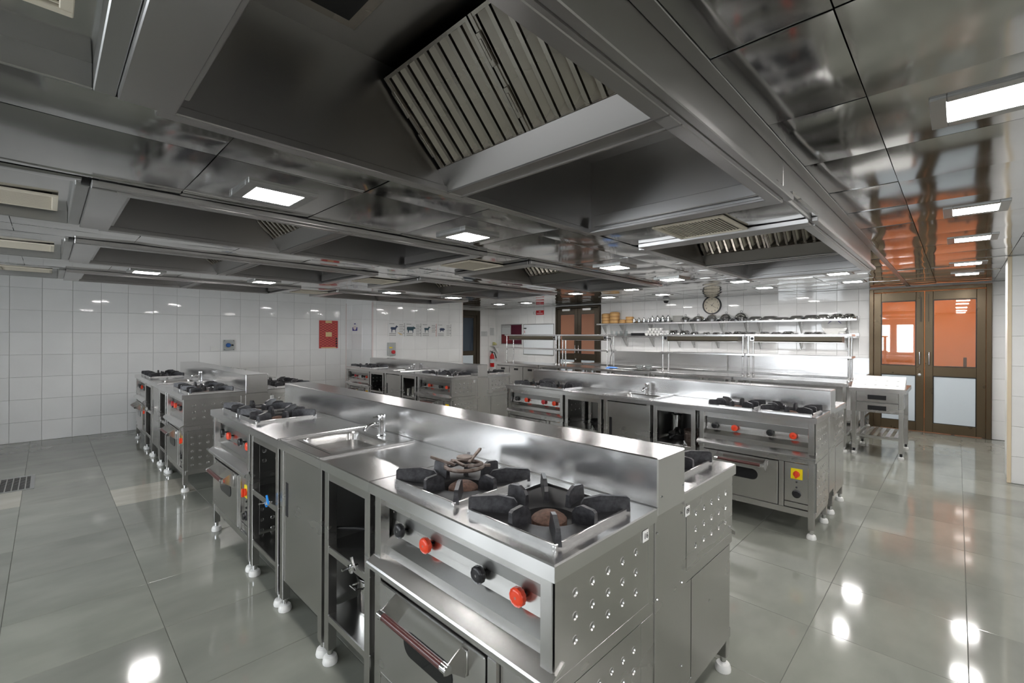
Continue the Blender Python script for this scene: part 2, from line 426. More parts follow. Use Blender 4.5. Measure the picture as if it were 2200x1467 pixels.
# ------------------------------------------------------------------ exhaust hoods
def make_hood():
    t = thing('exhaust_hood', '', 'hood'); Lx, Ly = 2.166, 1.055; Z1 = 2.55; th = .013
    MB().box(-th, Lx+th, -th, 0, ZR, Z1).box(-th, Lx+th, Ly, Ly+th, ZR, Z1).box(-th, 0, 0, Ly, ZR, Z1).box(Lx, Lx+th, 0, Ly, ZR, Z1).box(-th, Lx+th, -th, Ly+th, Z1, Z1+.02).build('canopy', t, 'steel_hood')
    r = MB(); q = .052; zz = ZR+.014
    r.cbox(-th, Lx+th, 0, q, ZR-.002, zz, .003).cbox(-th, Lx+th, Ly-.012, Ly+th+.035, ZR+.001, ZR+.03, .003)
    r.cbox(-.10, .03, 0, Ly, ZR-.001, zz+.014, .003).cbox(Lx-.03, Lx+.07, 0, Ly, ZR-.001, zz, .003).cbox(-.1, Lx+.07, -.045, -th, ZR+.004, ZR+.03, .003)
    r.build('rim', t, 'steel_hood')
    MB().cbox(Lx-.045, Lx-.03, .05, Ly-.05, ZR+.03, ZR+.10, .003).build('drip_channel', t, 'steel_hood'); MB().cbox(.03, .05, .08, Ly-.08, ZR+.02, ZR+.055, .003).build('drip_channel', t, 'steel_hood')
    xm = 1.073
    prof = [(xm-.090, 2.195), (xm-.040, 2.104), (xm+.040, 2.104), (xm+.090, 2.195), (xm+.082, 2.195), (xm+.034, 2.112), (xm-.034, 2.112), (xm-.082, 2.195)]
    MB().prism(prof, 'y', 0, Ly).cbox(xm-.048, xm-.036, 0, Ly, 2.098, 2.106, .002).cbox(xm+.036, xm+.048, 0, Ly, 2.098, 2.106, .002).build('grease_gutter', t, 'steel_gutter_dimmed')
    # two sloping filter banks, two filters each
    bl = MB()   # local: x across, y slope, z out
    bl.prism([(-.026, 0), (-.010, 0), (-.009, -.012), (.022, -.034), (.022, -.037), (-.012, -.016), (-.013, -.003), (-.023, -.003), (-.024, -.030), (-.026, -.030)], 'y', 0, .40)
    bm_ = bl.mesh('baffle'); bm_.materials.append(MAT['steel_filter'])
    fr = MB(); hw = (Ly-.02)/4-.004
    for s in (-1, 1): fr.box(s*hw-.014 if s > 0 else -hw, hw if s > 0 else -hw+.014, 0, .41, -.045, .004)
    fr.box(-hw, hw, 0, .012, -.045, .002).box(-hw, hw, .398, .41, -.045, .002).box(-hw, hw, 0, .41, -.049, -.045)
    fm = fr.mesh('filter'); fm.materials.append(MAT['steel_filter'])
    hm = MB().cbox(-.010, .010, -.055, .055, .004, .010, .002).cbox(-.004, .004, -.035, .035, .010, .013, .001).mesh('latch'); hm.materials.append(MAT['steel_filter'])
    for side in (-1, 1):
        for k in (0, 1):
            yc = .01 + (Ly-.02)*(.25+.5*k)
            f = put('filter', fm, t)
            # filter plane climbs outwards from the gutter at 45 degrees, its face looks down and outwards
            sl = Vector((side*.705, 0, .709)); nr = Vector((side*.709, 0, -.705)); ac = sl.cross(nr)
            base = Vector((xm+side*.078, yc, 2.192))
            f.matrix_local = Matrix(((ac.x, sl.x, nr.x, base.x), (ac.y, sl.y, nr.y, base.y), (ac.z, sl.z, nr.z, base.z), (0, 0, 0, 1)))
            nb = 8
            for q2 in range(nb): put('baffle', bm_, f, (-hw+.034+(2*hw-.068)*q2/(nb-1), .005, 0))
            for yy in (.12, .30): put('latch', hm, f, (-hw+.007, yy, 0))
    h = MB().cbox(.22, .52, .62, .92, 2.525, 2.549, .003); h.build('lamp_hatch', t, 'steel_filter')
    MB().box(.26, .48, .66, .88, 2.522, 2.526).build('hatch_opening', t, 'black_matt')
    MB().box(-.0, xm-.35, .0, .004, 2.49, 2.55).build('canopy_seam', t, 'steel_dark')
    return t
hood = make_hood()
cn = ['over the left pair of islands', 'over the right pair of islands']
rn = ['nearest row, facing the aisle', 'second row from the aisle', 'third row from the aisle', 'last row by the tiled wall']
for c, (xa, xb) in enumerate(HX):
    for r, (ya, yb) in enumerate(HY):
        lab = 'dark steel exhaust hood %s, %s' % (cn[c], rn[r])
        sc = ((xb-xa)/2.166, (yb-ya)/1.055, 1)
        if c == 0 and r == 0: hood.location = (xa, ya, 0); hood['label'] = lab; hood['group'] = 'exhaust hoods'
        else: copy_tree(hood, None, (xa, ya, 0), 0, sc, lab, 'exhaust hoods')
lg = put('logo', TXT['logo'], hood, (2.37-HX[0][0], -.0145, 2.150), (R(90), 0, 0)); lg['label'] = 'dark script lettering on the hood face'

# ------------------------------------------------------------------ ceiling lamps and vents
def make_lamp():
    t = thing('ceiling_lamp', '', 'lamp')
    fr = MB(); a, b = .15, .104
    fr.cbox(-a, a, -a, -b, -.024, 0, .002).cbox(-a, a, b, a, -.024, 0, .002).cbox(-a, -b, -b, b, -.024, 0, .002).cbox(b, a, -b, b, -.024, 0, .002)
    fr.build('frame', t, 'steel_dark')
    MB().box(-b, b, -b, b, -.022, -.016).build('diffuser', t, 'lamp_white')
    MB().box(-a-.004, a+.004, -a-.004, a+.004, -.0035, -.001).build('flange', t, 'steel_dark')
    return t
lamp = make_lamp(); first = True
LOW = [(.755, 2.335), (1.96, 2.335), (3.78, 2.335), (5.0, 2.335), (.735, 6.14), (1.88, 6.14), (3.66, 6.14), (4.84, 6.14)]
HIGH = [(2.31, -.075), (4.17, -.08), (5.37, -.085), (7.11, -.08), (8.22, -.085), (7.12, 1.10), (8.25, 1.10), (7.15, 2.30), (8.28, 2.28), (7.08, 4.05), (8.31, 4.07),
        (7.05, 5.21), (8.15, 5.18), (8.05, 8.34), (8.16, 7.50), (.6, -.08), (-.8, -.08), (.6, -1.8), (2.3, -1.8), (4.2, -1.8)]  # last entries, around the camera, are out-of-view lamps added to light the foreground
LL = ['closest lamp left of the big hood', 'second lamp in the row past the big hood', 'third lamp in the row past the big hood', 'fourth lamp in the row past the big hood',
      'leftmost small lamp by the white wall', 'second lamp from the left by the white wall', 'third lamp from the left by the white wall', 'lamp in front of the animal posters']
LH = ['large lamp at top right over the aisle', 'second lamp along the right aisle', 'third lamp along the right aisle', 'fourth lamp along the right aisle', 'last aisle lamp before the double door',
      'lamp at the far corner of the right hood', 'lamp beside the double door near shelves', 'lamp above the long counter, right part', 'lamp above the right end of the wall shelf',
      'lamp above the counter nearest the clock', 'lamp beside the dome camera', 'lamp above the counter left part', 'lamp above the bamboo steamers', 'lamp above the fire extinguisher corner', 'lamp above the whiteboard',
      'added unseen aisle lamp overhead by the camera', 'added unseen aisle lamp behind the camera', 'added unseen side lamp right of the camera', 'added unseen side lamp in the right bay', 'added unseen side lamp before the pillar']
for (x, y), z, lab in [(p, ZL+.008, l) for p, l in zip(LOW, LL)] + [(p, ZC+.016, l) for p, l in zip(HIGH, LH)]:
    lab = 'square white ceiling panel light, ' + lab
    if first: lamp.location = (x, y, z-.003); lamp['label'] = lab; lamp['group'] = 'ceiling panel lights'; first = False
    else: copy_tree(lamp, None, (x, y, z-.003), 0, None, lab, 'ceiling panel lights')
def make_vent(name, label, x0, x1, y0, y1, z, m, n, along):
    t = thing(name, label, 'vent', ((x0+x1)/2, (y0+y1)/2, z), group='ceiling vents'); a, b = (x1-x0)/2, (y1-y0)/2; q = .024
    MB().cbox(-a, a, -b, -b+q, -.012, 0, .002).cbox(-a, a, b-q, b, -.012, 0, .002).cbox(-a, -a+q, -b+q, b-q, -.012, 0, .002).cbox(a-q, a, -b+q, b-q, -.012, 0, .002).build('frame', t, m)
    MB().box(-a+q, a-q, -b+q, b-q, -.002, 0).build('back', t, 'black_matt')
    if along == 'y': sl = MB().box(-.003, .003, -b+q, b-q, -.007, -.003)
    else: sl = MB().box(-a+q, a-q, -.003, .003, -.007, -.003)
    me = sl.mesh('slat'); me.materials.append(MAT[m])
    for k in range(n):
        f = (k+.5)/n*2-1
        put('slat', me, t, (f*(a-q), 0, 0) if along == 'y' else (0, f*(b-q), 0))
    return t
for k, (ya, yb) in enumerate(HY):
    yc = (ya+yb)/2; yv = (1.25, 3.55, 5.42, 7.36)[k]
    make_vent('air_vent', 'cream louvred ceiling vent on the left edge, %s' % ['top corner of the photo', 'upper of two beside the hoods', 'lower of two beside the hoods', 'last one against the white wall'][k],
              -.37, .04, yv-.19, yv+.19, ZREC-.004, 'vent_beige', 15, 'x')
    make_vent('air_grille', 'square slatted air grille between hoods, %s' % ['nearest, beside the maker lettering', 'second, beyond the middle lamp', 'third, above the rear island', 'fourth, by the white wall'][k],
              2.58, 3.0, yc-.21, yc+.21, ZL-.004, 'vent_beige', 20, 'x')

# ------------------------------------------------------------------ cooking island modules (local: x depth from front edge, y width, z up)
DEP = .525; TOP = .90; APR = .857
def worktop(mb, W, holes, dep=DEP, ztop=TOP, zb=APR):
    """top sheet with rectangular holes, chamfered edge and folded apron"""
    c = .004; xs = sorted({c, dep-c} | {h[0] for h in holes} | {h[1] for h in holes}); ys = sorted({c, W-c} | {h[2] for h in holes} | {h[3] for h in holes})
    for a, b in zip(xs, xs[1:]):
        for d, e in zip(ys, ys[1:]):
            if any(h[0]-1e-6 <= a and b <= h[1]+1e-6 and h[2]-1e-6 <= d and e <= h[3]+1e-6 for h in holes): continue
            mb.add([(a, d, ztop), (b, d, ztop), (b, e, ztop), (a, e, ztop)], [(0, 1, 2, 3)])
    def loop(i, z): return [(i, i, z), (dep-i, i, z), (dep-i, W-i, z), (i, W-i, z)]
    L = [loop(c, ztop), loop(0.0005, ztop-c), loop(0.0005, zb), loop(.012, zb)]
    for p, q in zip(L, L[1:]): mb.add(p+q, [(i, (i+1) % 4, 4+(i+1) % 4, 4+i) for i in range(4)])
    mb.box(.012, dep-.012, .012, W-.012, zb-.001, zb+.001)
    return mb
def rrect(cx, cy, a, b, r, z, n=5):
    pts = []
    for (sx, sy, a0) in ((1, 1, 0), (-1, 1, 90), (-1, -1, 180), (1, -1, 270)):
        for k in range(n+1):
            t = R(a0+90*k/n); pts.append((cx+sx*(a-r)+r*math.cos(t), cy+sy*(b-r)+r*math.sin(t), z))
    return pts
def bridge(mb, loops, capend=True):
    n = len(loops[0]); v = [p for l in loops for p in l]; f = []
    for i in range(len(loops)-1):
        for k in range(n): f.append((i*n+k, i*n+(k+1) % n, (i+1)*n+(k+1) % n, (i+1)*n+k))
    if capend: f.append(tuple((len(loops)-1)*n+k for k in range(n)))
    return mb.add(v, f)
legm = MB().cbox(-.02, .02, -.02, .02, .064, APR, .002).mesh('leg'); legm.materials.append(MAT['steel'])
footm = MB().use('chrome').lathe([(.013, .02), (.013, .066)], seg=12).use('foot_white').lathe([(.032, 0), (.033, .008), (.031, .020), (.027, .030), (.014, .032)], seg=18).mesh('foot', True)
def legs(t, W, dep=DEP, inset=.035):
    for x in (inset, dep-inset):
        for y in (inset+.004, W-inset-.004):
            l = put('leg', legm, t, (x, y, 0)); put('foot', footm, l)
def dimple_plate(name, t, xs, zs, x0, x1, z0, z1, y, ny, r=.0115):
    """sheet in the xz plane at y with punched dents; ny = outward side"""
    mb = MB().use('steel'); n = 10
    cx = [x0] + [(a+b)/2 for a, b in zip(xs, xs[1:])] + [x1]; cz = [z0] + [(a+b)/2 for a, b in zip(zs, zs[1:])] + [z1]
    for i, x in enumerate(xs):
        for j, z in enumerate(zs):
            mb.use('steel'); a0, a1, b0, b1 = cx[i], cx[i+1], cz[j], cz[j+1]
            outer = []
            for k in range(n*2):
                t_ = math.pi*k/n; dx, dz = math.cos(t_), math.sin(t_)
                s = min(((a1-x)/dx if dx > 1e-9 else (a0-x)/dx if dx < -1e-9 else 9), ((b1-z)/dz if dz > 1e-9 else (b0-z)/dz if dz < -1e-9 else 9))
                outer.append((x+dx*s, y, z+dz*s))
            # corners
            pts = outer + [(a1, y, b1), (a0, y, b1), (a0, y, b0), (a1, y, b0)]
            rings = [[(x+rr*math.cos(math.pi*k/n), y+ny*dy, z+rr*math.sin(math.pi*k/n)) for k in range(n*2)] for rr, dy in ((r*1.25, 0), (r, .0012), (r*.72, -.003), (r*.42, -.0055))]
            m = n*2; v = pts + [p for rg in rings for p in rg]; o = len(pts); f = []
            for k in range(m): f.append((k, (k+1) % m, o+(k+1) % m, o+k))
            for q, (sx, sz) in enumerate(((1, 1), (-1, 1), (-1, -1), (1, -1))):   # corner fillers
                cnr = m+q; ca = math.atan2((b1-z) if sz > 0 else (b0-z), (a1-x) if sx > 0 else (a0-x)) % (2*math.pi); k = int(ca/(math.pi/n)) % m
                f.append((k, cnr, (k+1) % m))
            for g in range(3):
                for k in range(m): f.append((o+g*m+k, o+g*m+(k+1) % m, o+(g+1)*m+(k+1) % m, o+(g+1)*m+k))
            mb.add(v, f); mb.use('black_matt').add(rings[3], [tuple(range(m))])
    me = bpy.data.meshes.new(name); me.from_pydata(mb.v, [], mb.f)
    for q in mb.mats: me.materials.append(MAT[q])
    me.polygons.foreach_set('material_index', mb.mi); me.update()
    return put(name, me, t)
# shared small pieces of a range
def knob_mesh(m):
    k = MB().use(m)
    n = 36; prof = [(.004, -.036), (.014, -.037), (.0225, -.035), (.0262, -.031), (.0262, -.018), (.022, -.013), (.012, -.012)]
    v = []; f = []
    for (r, h) in prof:
        for i in range(n):
            rr = r*(1.0 if (i % 3 < 2 or r < .02) else .945); a = 2*math.pi*i/n; v.append((h, rr*math.cos(a), rr*math.sin(a)))
    for g in range(len(prof)-1):
        for i in range(n): f.append((g*n+i, g*n+(i+1) % n, (g+1)*n+(i+1) % n, (g+1)*n+i))
    f.append(tuple(range(n))); k.add(v, f)
    k.use('black').lathe([(.005, -.013), (.005, .002)], axis='x', seg=10)
    k.use('steel_dark').lathe([(.0045, -.036), (.0045, -.033)], axis='x', seg=10)
    return k.mesh('knob', True)
KN = {m: knob_mesh(m) for m in ('black', 'red_plastic', 'dark_red_plastic')}
def arm_mesh(r0, r1, th):
    h = th/2; prof = [(r0, .892), (r0, .932), (r0+.010, .946), (r0+(r1-r0)*.40, .957), (r1-.008, .953), (r1, .947), (r1, .908), (r0+.02, .9)]
    mb = MB(); n = len(prof); v = []
    for s, sh in ((-1, 1), (-1, .62), (1, .62), (1, 1)): pass
    lo = [(r, -h if z < .93 else -h*.62, z) for r, z in prof]; hi = [(r, -y, z) for r, y, z in lo]
    mb.add(lo+hi, [tuple(range(n)), tuple(range(2*n-1, n-1, -1))] + [(i, (i+1) % n, n+(i+1) % n, n+i) for i in range(n)])
    me = mb.mesh('support_arm'); me.materials.append(MAT['cast_iron']); return me
ARM_L, ARM_S = arm_mesh(.100, .252, .021), arm_mesh(.094, .174, .021)
def tray_mesh(a, b):
    mb = MB().use('steel_top'); q = .008
    for x0, x1, y0, y1 in ((-a, a, -b, -b+q), (-a, a, b-q, b), (-a, -a+q, -b+q, b-q), (a-q, a, -b+q, b-q)): mb.cbox(x0, x1, y0, y1, .893, .917, .002)
    mb.use('pan_black'); n = 32
    def sq(t, k):
        c, s = math.cos(t), math.sin(t); m = max(abs(c)/(a-q), abs(s)/(b-q)); return (c/m*k, s/m*k)
    L = [[(*sq(2*math.pi*k/n+math.pi/4, 1.), .909) for k in range(n)], [(.105*math.cos(2*math.pi*k/n+math.pi/4), .105*math.sin(2*math.pi*k/n+math.pi/4), .900) for k in range(n)],
         [(.088*math.cos(2*math.pi*k/n+math.pi/4), .088*math.sin(2*math.pi*k/n+math.pi/4), .885) for k in range(n)], [(.086*math.cos(2*math.pi*k/n+math.pi/4), .086*math.sin(2*math.pi*k/n+math.pi/4), .848) for k in range(n)]]
    bridge(mb, L)
    return mb.mesh('burner_tray', True)
TRAY = tray_mesh(.188, .178)
BURN = MB().lathe([(.056, .845), (.056, .884), (.051, .890), (.034, .901), (.014, .906), (.002, .9062)], seg=28).mesh('burner_head', True); BURN.materials.append(MAT['burner_rust'])
WR = .902
def make_range():
    t = thing('gas_range', '', 'gas range'); W = WR
    tr = [(.248, .223), (.248, .643)]
    worktop(MB(), W, [(cx-.183, cx+.183, cy-.173, cy+.173) for cx, cy in tr]).build('worktop', t, 'steel_top')
    legs(t, W)
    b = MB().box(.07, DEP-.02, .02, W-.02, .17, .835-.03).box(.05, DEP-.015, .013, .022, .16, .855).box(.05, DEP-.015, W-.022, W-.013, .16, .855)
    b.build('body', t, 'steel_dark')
    fr = MB().cbox(.020, .060, .052, W-.052, .155, .200, .002).cbox(.022, .060, .052, W-.052, .545, .612, .002).cbox(.020, .060, .224, .260, .200, .545, .002).cbox(.03, DEP-.03, .010, .024, .155, .195, .002).cbox(.03, DEP-.03, W-.024, W-.010, .155, .195, .002)
    fr.build('frame', t, 'steel')
    cp = MB().prism([(.10, .856), (.036, .856), (.036, .814), (.074, .808), (.066, .703), (.036, .669), (.036, .634), (.10, .634)], 'y', .053, W-.053).build('control_panel', t, 'steel')
    for k, yy in enumerate((.165, .328, .598, .762)):
        put('knob', KN['red_plastic' if k in (0, 2) else 'black'], t, (.070, yy, .742))
    sc = MB()
    for y in (.066, W-.066):
        for z in (.715, .785): sc.lathe([(.004, -.003), (.002, -.004)], (.070, y, z), 'x', 8)
    sc.build('screws', t, 'chrome')['kind'] = 'stuff'
    MB().prism([(.050, .640), (.044, .640), (-.010, .607), (-.014, .601), (-.014, .588), (-.010, .586), (-.008, .600), (.044, .630), (.050, .630)], 'y', .006, W-.006).build('drip_ledge', t, 'steel_top')
    d = MB().cbox(.014, .05, .264, W-.055, .206, .540, .003).build('oven_door', t, 'steel')
    hd = MB().use('brown_handle').cyl((-.052, .372, .497), (-.052, .700, .497), .0125, 12).use('chrome').cyl((-.052, .345, .497), (-.052, .372, .497), .0135, 12).cyl((-.052, .700, .497), (-.052, .727, .497), .0135, 12)
    hd.use('steel')
    for y in (.349, .719): hd.prism([(.014, .548), (.014, .440), (-.034, .478), (-.062, .484), (-.064, .506), (-.046, .512)], 'y', y, y+.004)
    for y in (.335, .723): hd.cbox(.009, .0145, y, y+.018, .452, .528, .002)
    hd.build('handle', d, smooth=True)
    wn = MB(); pts = []
    for k in range(11): a = R(90-180*k/10); pts.append((.635+.042*math.cos(a), .400+.042*math.sin(a)))
    for k in range(11): a = R(270-180*k/10); pts.append((.450+.042*math.cos(a), .400+.042*math.sin(a)))
    wn.prism(pts, 'x', .0115, .016).build('oven_window', d, 'black_glass')
    sp = MB().cbox(.036, .05, .056, .222, .245, .540, .002).cbox(.030, .05, .056, .222, .203, .243, .002).build('switch_panel', t, 'steel')
    MB().cbox(.031, .037, .098, .178, .420, .500, .002).build('switch_plate', sp, 'yellow_plastic')
    MB().lathe([(.023, .031), (.022, .021), (.018, .019)], (0, .138, .460), 'x', 20).cbox(.004, .022, .131, .145, .433, .487, .003).build('rotary_switch', sp, 'red_plastic', True)
    for z in (.400, .360): MB().lathe([(.007, .036), (.007, .030), (.003, .028)], (0, .138, z), 'x', 12).build('indicator_lamp', sp, 'black', True)
    MB().lathe([(.030, .036), (.030, .026), (.022, .022), (.021, .012)], (0, .138, .310), 'x', 22).build('thermostat_knob', sp, 'black', True)
    xs5 = [.097+.077*k for k in range(5)]; xs6 = [.085+.062*k for k in range(6)]
    for y, ny in ((.0105, -1), (W-.0105, 1)):
        dimple_plate('side_panel', t, xs5, [.672, .733, .794], .015, .484, .606, .856, y, ny, .0105)
        dimple_plate('side_panel', t, xs6, [.24, .305, .37, .435, .50], .050, .440, .190, .561, y, ny, .0095)
        MB().cbox(.487, DEP-.0005, min(y, y-ny*.006), max(y, y-ny*.006), .5605, .856, .001).cbox(.443, DEP-.0005, min(y, y-ny*.006), max(y, y-ny*.006), .19, .5605, .001).build('end_cover', t, 'steel')
        MB().cbox(.015, .486, min(y, y-ny*.008), max(y, y-ny*.008), .562, .605, .001).build('side_rail', t, 'steel')
    for k, (cx, cy) in enumerate(tr):
        b = put('burner_tray', TRAY, t, (cx, cy, 0))
        for q in range(8): put('support_arm', ARM_L if q % 2 else ARM_S, b, (0, 0, 0), (0, 0, R(45*q)))
        put('burner_head', BURN, b)
    return t
valve_m = {}
def valve_mesh(m):
    v = MB().use('chrome').cyl((-.055, 0, 0), (.01, 0, 0), .005, 8).cyl((-.015, 0, -.012), (-.015, 0, .012), .008, 8)
    v.use(m).prism([(-.030, -.004), (-.012, .002), (.0, .018), (.006, .036), (-.002, .040), (-.012, .022), (-.026, .008)], 'x', -.020, -.012)
    v.prism([(.030, -.004), (.012, -.002), (.0, -.014), (-.004, -.024), (.008, -.026), (.024, -.012)], 'x', -.020, -.012)
    return v.mesh('gas_valve', True)
def make_open(W, vm):
    t = thing('open_cabinet', '', 'cabinet')
    worktop(MB(), W, []).build('worktop', t, 'steel_top'); legs(t, W, inset=.032)
    MB().cbox(.014, .052, .05, W-.05, .815, .857, .002).build('top_rail', t, 'steel')
    for z in (.497, .195):
        MB().cbox(.014, DEP-.014, .012, W-.012, z+.026, z+.032, .002).cbox(.013, .030, .050, W-.050, z, z+.031, .002).cbox(DEP-.03, DEP-.013, .05, W-.05, z, z+.031, .002).build('shelf', t, 'steel')
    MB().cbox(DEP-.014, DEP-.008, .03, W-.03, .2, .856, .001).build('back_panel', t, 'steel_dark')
    put('gas_valve', valve_mesh(vm), t, (.0, .105, .545))
    return t
def make_sink(W):
    t = thing('sink_cabinet', '', 'sink cabinet'); x0, x1, y0, y1 = .085, .405, .07, W-.075
    mb = worktop(MB(), W, [(x0, x1, y0, y1)]); mb.build('worktop', t, 'steel_top'); legs(t, W, inset=.032)
    MB().cbox(.0, DEP-.03, .002, .03, TOP-.002, TOP+.010, .003).cbox(.0, DEP-.03, W-.03, W-.002, TOP-.002, TOP+.010, .003).cbox(.0, .012, .03, W-.03, TOP-.002, TOP+.008, .003).build('raised_rim', t, 'steel_top')
    cx, cy, a, b = (x0+x1)/2, (y0+y1)/2, (x1-x0)/2, (y1-y0)/2
    bs = MB(); bridge(bs, [rrect(cx, cy, a+.012, b+.012, .012, TOP+.0012), rrect(cx, cy, a-.004, b-.004, .05, TOP+.0012), rrect(cx, cy, a-.012, b-.012, .05, TOP-.012), rrect(cx, cy, a-.016, b-.016, .045, TOP-.185), rrect(cx, cy, a-.045, b-.045, .03, TOP-.2)])
    bs.build('basin', t, 'steel', True)
    MB().lathe([(.022, TOP-.1995), (.022, TOP-.197)], (cx, cy, 0), 'z', 16).build('drain', t, 'steel_dark', True)
    d = MB().cbox(.018, .038, .052, W-.052, .165, .845, .003).build('door', t, 'steel')
    MB().cbox(.0165, .019, W-.112, W-.080, .515, .690, .001).build('handle', d, 'black')
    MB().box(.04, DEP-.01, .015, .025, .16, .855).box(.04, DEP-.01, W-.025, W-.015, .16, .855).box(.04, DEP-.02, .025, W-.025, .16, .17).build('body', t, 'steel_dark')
    fx, fy = .452, W/2-.005
    f = MB().lathe([(.026, TOP), (.025, TOP+.004), (.0205, TOP+.006), (.0205, TOP+.083), (.0212, TOP+.084), (.0212, TOP+.112), (.019, TOP+.116)], (fx, fy, 0), 'z', 18)
    f.tube([(fx-.01, fy, TOP+.060), (fx-.05, fy, TOP+.066), (fx-.080, fy, TOP+.060), (fx-.102, fy, TOP+.036)], .012, 12)
    f.cyl((fx-.01, fy, TOP+.104), (fx-.052, fy, TOP+.104), .0045, 8)
    f.build('faucet', t, 'chrome', True)
    return t
ISL = {'A': ((.855, .69), (1, 1, 1), 'front island', [.902, .436, .55, .504, .902]),
       'B': ((3.84, .713), (.93, .953, .978), 'right island', None),
       'C': ((.868, 5.09), (1, .972, 1), 'left island by white wall', None),
       'D': ((3.96, 5.06), (.94, .975, .978), 'rear island by animal posters', None)}
WID = [.902, .436, .55, .504, .902]; SPW = .205; DTOT = 2*DEP+SPW; LEN = sum(WID)
proto = {}
units = {}
ords = ['first', 'second', 'third', 'fourth', 'fifth']
for nm, ((ox, oy), sc, desc, _) in ISL.items():
    for side in (0, 1):
        y = 0.
        for k, W in enumerate(WID):
            kind = ('range', 'open_a', 'sink', 'open_b', 'range')[k]
            if side == 0: loc = (ox, oy+y*sc[1], 0); rz = 0
            else: loc = (ox+DTOT*sc[0], oy+(LEN-y)*sc[1], 0); rz = math.pi     # rear modules are turned round
            near = (k < 2) if side == 0 else (k > 2)
            sd = 'front side' if side == 0 else 'hidden rear side'
            what = {'range': 'steel gas range with oven', 'open_a': 'narrow open shelf cabinet', 'sink': 'sink cabinet with tap', 'open_b': 'wider open shelf cabinet'}[kind]
            end = 'middle' if kind == 'sink' else ('near end' if near else 'far end')
            lab = '%s, %s, %s of %s' % (what, end, sd, desc)
            grp = {'range': 'gas ranges', 'sink': 'sink cabinets'}.get(kind, 'open cabinets')
            if kind not in proto:
                p = make_range() if kind == 'range' else make_sink(W) if kind == 'sink' else make_open(W, 'chrome')
                p.location = loc; p.rotation_euler = (0, 0, rz); p.scale = sc; p['label'] = lab; p['group'] = grp; proto[kind] = p; u = p
            else: u = copy_tree(proto[kind], None, loc, rz, sc, lab, grp)
            units[nm, side, k] = u; y += W
    # spine with boxed riser, shared by both sides
    t = thing('island_riser', 'raised steel box splashback running along the middle of the %s' % desc, 'splashback', (ox+DEP*sc[0], oy, 0), 0, 'island risers', sc)
    MB().cbox(.0005, SPW-.0005, -.001, LEN+.001, TOP-.03, 1.060, .004).build('riser_box', t, 'steel_top')
    MB().box(-.0004, .001, .0, LEN, TOP+.0005, TOP+.004).build('base_seam', t, 'steel_dark')
    for a, b in ((.006, .014), (LEN-.014, LEN-.006)): MB().cbox(.0005, SPW-.0005, a, b, .235, TOP-.004, .0015).build('end_panel', t, 'steel')
    MB().box(.01, SPW-.01, .02, LEN-.02, .26, TOP-.004).build('core', t, 'steel_dark')
    s = MB()
    for x, z in ((.010, .815), (.010, .60), (.03, .93), (SPW-.014, .93), (SPW-.010, .83), (SPW-.010, .585), (SPW-.010, .29)):
        s.lathe([(.0045, -.002), (.003, -.0045)], (x, .006 if z < .9 else 0, z), 'y', 8)
    s.build('screws', t, 'chrome')['kind'] = 'stuff'
    if nm == 'B': units['Briser'] = t
[c for c in units['A', 0, 3].children if c.name.startswith('gas_valve')][0].data = valve_mesh('blue_valve')
def numtag(u, txt, x, z):
    W = WR; g = MB().cbox(-.018, .018, -.0025, 0, -.018, .018, .001).build('number_tag', u, 'white_plastic', loc=(x, .0095, z))
    put('digits', TXT[txt], g, (0, -.0032, 0), (R(90), 0, 0)); g['label'] = 'small white tag numbered %s' % txt
numtag(units['A', 0, 0], '16', .463, .828)
def numtag_r(u, txt, x, z):    # on the end of a turned module: its far side faces the camera
    W = WR; g = MB().cbox(-.018, .018, 0, .0025, -.018, .018, .001).build('number_tag', u, 'white_plastic', loc=(x, W-.0095, z))
    put('digits', TXT[txt], g, (0, .0032, 0), (R(90), 0, R(180))); g['label'] = 'small white tag numbered %s' % txt
numtag_r(units['A', 1, 4], '09', .482, .822); numtag_r(units['C', 1, 4], '10', .482, .815); flat = MB().cbox(.050, .440, .0085, .0125, .190, .5605, .001).mesh('side_panel'); flat.materials.append(MAT['steel'])
flat2 = MB().cbox(.050, .440, WR-.0125, WR-.0085, .190, .5605, .001).mesh('side_panel'); flat2.materials.append(MAT['steel'])
for nm in 'ABCD':
    for c in [c for c in units[nm, 1, 4].children if c.name.startswith('side_panel')]:
        v = c.data.vertices; zc = sum(q.co.z for q in v)/len(v); yc = sum(q.co.y for q in v)/len(v)
        if zc < .5: c.data = flat if yc < .4 else flat2
numtag(units['D', 0, 0], '16', .463, .818)
for key, idxs in ((('B', 0, 4), (1,)), (('C', 0, 0), (3,)), (('D', 0, 4), (2,))):
    ks = sorted([c for c in units[key].children if c.name.startswith('knob')], key=lambda c: c.location.y)
    for i in idxs: ks[i].data = KN['dark_red_plastic'] if key[0] != 'C' else KN['dark_red_plastic']
# plain rear cover of the near turned module: flat lower side like the photo
# wok ring lying on the far burner of the front range
def world_of(u, p): return (u.location.x+p[0]*u.scale.x, u.location.y+p[1]*u.scale.y, p[2]*u.scale.z)
wx, wy, _z = world_of(units['A', 0, 0], (.262, .655, 0))
t = thing('wok_ring', 'rusty small pan ring with prongs lying on far burner of closest range', 'trivet', (wx, wy, .9), R(20))
ri = MB(); n = 28
pts = [(.072*math.cos(2*math.pi*k/n), .072*math.sin(2*math.pi*k/n), .058) for k in range(n+1)]
ri.tube(pts, .0075, 8).build('ring', t, 'ring_rust', True)
pr = MB().cbox(-.006, .006, -.05, .05, -.005, .005, .002)
pm = pr.mesh('prong'); pm.materials.append(MAT['ring_rust'])
for a in (0, 120, 240):
    put('prong', pm, t, (.082*math.cos(R(a)), .082*math.sin(R(a)), .078), (R(0), R(-22), R(a+90))).rotation_euler = (R(20), 0, R(a-90))
